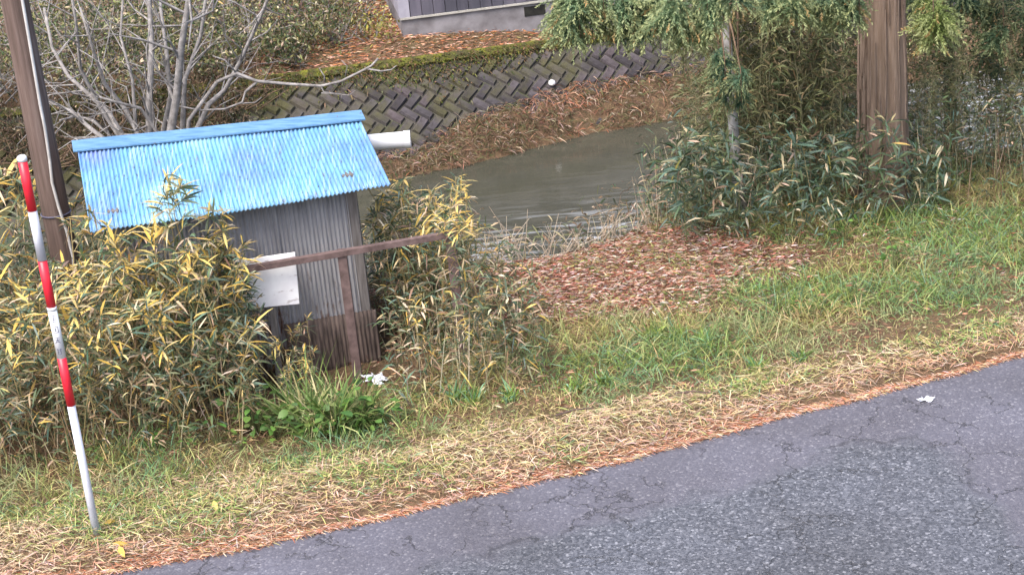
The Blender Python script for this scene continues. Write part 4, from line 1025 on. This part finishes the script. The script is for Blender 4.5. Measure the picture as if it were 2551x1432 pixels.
for a, b, l_ in ((735, 1050, .66), (775, 1060, .74), (820, 1070, .74), (870, 1060, .66), (700, 1060, .45), (845, 1080, .6), (905, 1070, .55), (790, 1085, .55)):
    w_ = PZ(a, b, -.12); w_[2] = gz(w_); tuft(w_, 110, l_, [(.14, .22, .06), (.24, .32, .10), (.36, .38, .17), (.10, .17, .06), (.42, .36, .2)], [2, 2, 1.4, 1.4, .6], 'arching bright green strap leaved tuft before the shed wall', 'grass tufts before the shed', 1.5)
for a, b, l_ in ((1510, 960, .22), (1440, 985, .22), (1270, 1010, .22), (1140, 1010, .34), (1180, 1020, .28), (1880, 950, .2), (1990, 930, .2), (1690, 840, .26), (1620, 830, .26), (1760, 860, .24)):
    w_ = PZ(a, b, -.15); w_[2] = gz(w_); tuft(w_, 70, l_, [FG, BG_, YG, (.2, .28, .06)], [2, 2, 1, 2], 'green grass tuft standing above the rough grass of the verge', 'grass tufts on the verge')

# ------------------------------------------------------------------ dry stalks at the water side
for i, (a, b) in enumerate(((1215, 650), (1260, 640), (1320, 635), (1370, 625), (1400, 620), (1450, 610), (1530, 590), (1590, 560))):
    p = PZ(a, b, -.5); p[2] = gz(p); r = empty('dead_stalks', p)
    tag(r, 'dry pale stalks standing at the bank edge against the water', 'dead stalks', 'dry stalks on the bank edge')
    g_ = Geo()
    for k in range(9):
        d = norm(np.array([rng.normal() * .55 + .2, rng.normal() * .3, 1.0])); ln = rng.uniform(.25, .62)
        o = np.array([rng.normal() * .08, rng.normal() * .08, -.03]); m_ = o + d * ln * .55 + rng.normal(size=3) * .02; e2 = m_ + norm(d + rng.normal(size=3) * .5) * ln * .5
        g_.tube([o, m_, e2], [.005, .004, .0022], 4, False)
        g_.tube([m_, m_ + norm(d + rng.normal(size=3) * .9) * ln * .35], [.003, .0015], 3, False)
    g_.obj('stalk', mat_simple('dry_stalk', (.30, .24, .18), (.50, .43, .35), 9, .85) if i == 0 else bpy.data.materials['dry_stalk'], r)
# ------------------------------------------------------------------ small litter and stones
def lump(name, c, r_, mat, label, cat, sq=(1, 1, .7), rough=.25, seed=0):
    import bmesh
    bm = bmesh.new(); bmesh.ops.create_icosphere(bm, subdivisions=3, radius=r_)
    for v in bm.verts:
        k = 1 + rough * (fbm(v.co.x * 40 + seed, v.co.y * 40 + v.co.z * 31, .9 / (r_ * 12), seed) - .5) * 2
        v.co = Vector((v.co.x * k * sq[0], v.co.y * k * sq[1], v.co.z * k * sq[2]))
    me = bpy.data.meshes.new(name); bm.to_mesh(me); bm.free(); me.materials.append(mat)
    o = link(bpy.data.objects.new(name, me)); o.location = c; return tag(o, label, cat)
M_STONE = mat_simple('grey_stone', (.20, .20, .23), (.36, .36, .40), 18, .85)
M_PLAS = mat_simple('white_plastic', (.33, .35, .42), (.62, .64, .70), 30, .5)
p = PZ(36, 715, -.2); lump('stone', (p[0], p[1], gz(p) + .05), .085, M_STONE, 'grey stone among the bamboo left of the marker pole', 'stone')
def crumple(name, c, w, h, label):
    n1 = 12; v = []; f = []
    for i in range(n1):
        for j in range(n1):
            a, b = (i / (n1 - 1) - .5), (j / (n1 - 1) - .5)
            v.append((a * w * (1 + .5 * math.sin(b * 9 + 1)) + .25 * w * (fbm(b * 6, c[1], 1, 6) - .5), b * h * (1 + .6 * math.sin(a * 7)) + .3 * h * (fbm(a * 7, c[0], 1, 9) - .5), .22 * w * fbm(a * 9 + c[0], b * 5, 1.0, 5) + .05 * w * math.sin(b * 30)))
    for i in range(n1 - 1):
        for j in range(n1 - 1): f.append((i * n1 + j, (i + 1) * n1 + j, (i + 1) * n1 + j + 1, i * n1 + j + 1))
    o = mesh_obj(name, v, f, M_PLAS); o.location = c
    md = o.modifiers.new('thick', 'SOLIDIFY'); md.thickness = .002
    return tag(o, label, 'litter')
p = PZ(935, 948, -.2); o = crumple('plastic_sheet', (p[0], p[1], gz(p) + .03), .15, .09, 'crumpled white plastic sheet caught in the weeds by the shed corner'); o.rotation_euler = (.25, .1, -.35)
p = PZ(2308, 997, 0); crumple('plastic_scrap', (p[0], p[1], .004), .085, .05, 'small crumpled white scrap lying on the asphalt')
r_ = ray(1375, 207); cpos = np.array([0, 0, CAMH])
p = cpos + r_ * (((W0 + nw * .10 - cpos) @ nw) / (r_ @ nw))
lump('white_stone', p, .065, mat_simple('white_stone', (.6, .6, .6), (.78, .78, .78), 9, .7), 'white round stone lodged on the herringbone river wall', 'stone', (1, 1, .9), .12)
M_STICK = mat_simple('dark_stick', (.05, .035, .03), (.12, .085, .07), 12, .9)
for (x0, y0, x1, y1, lab) in ((1385, 1043, 1480, 1030, 'dark dead stick lying in the straw verge above the needle line'), (1682, 993, 1770, 994, 'short dead stick in the mown straw below the green grass')):
    a, b = PZ(x0, y0, 0), PZ(x1, y1, 0); a[2] = gz(a) + .05; b[2] = gz(b) + .05
    o = Geo().tube([(0, 0, 0), (b - a) * .5 + [0, .01, .012], b - a], [.008, .007, .004], 6).obj('stick', M_STICK); o.location = a; tag(o, lab, 'stick')
# yellow fallen leaves by the marker pole
for k, (a, b) in enumerate(((265, 1318), (330, 1312), (285, 1372), (300, 1380), (535, 1265))):
    p = PZ(a, b, 0); o = bpy.data.objects.new('fallen_leaf', YLME if k else YLME); link(o)
    o.location = (p[0], p[1], gz(p) + .05); o.scale = (.11, .30, .11); o.rotation_euler = (.3, .1, rng.random() * 6)
    tag(o, 'broad yellow fallen leaf on the straw near the marker pole', 'leaf', 'fallen leaves by the marker pole')
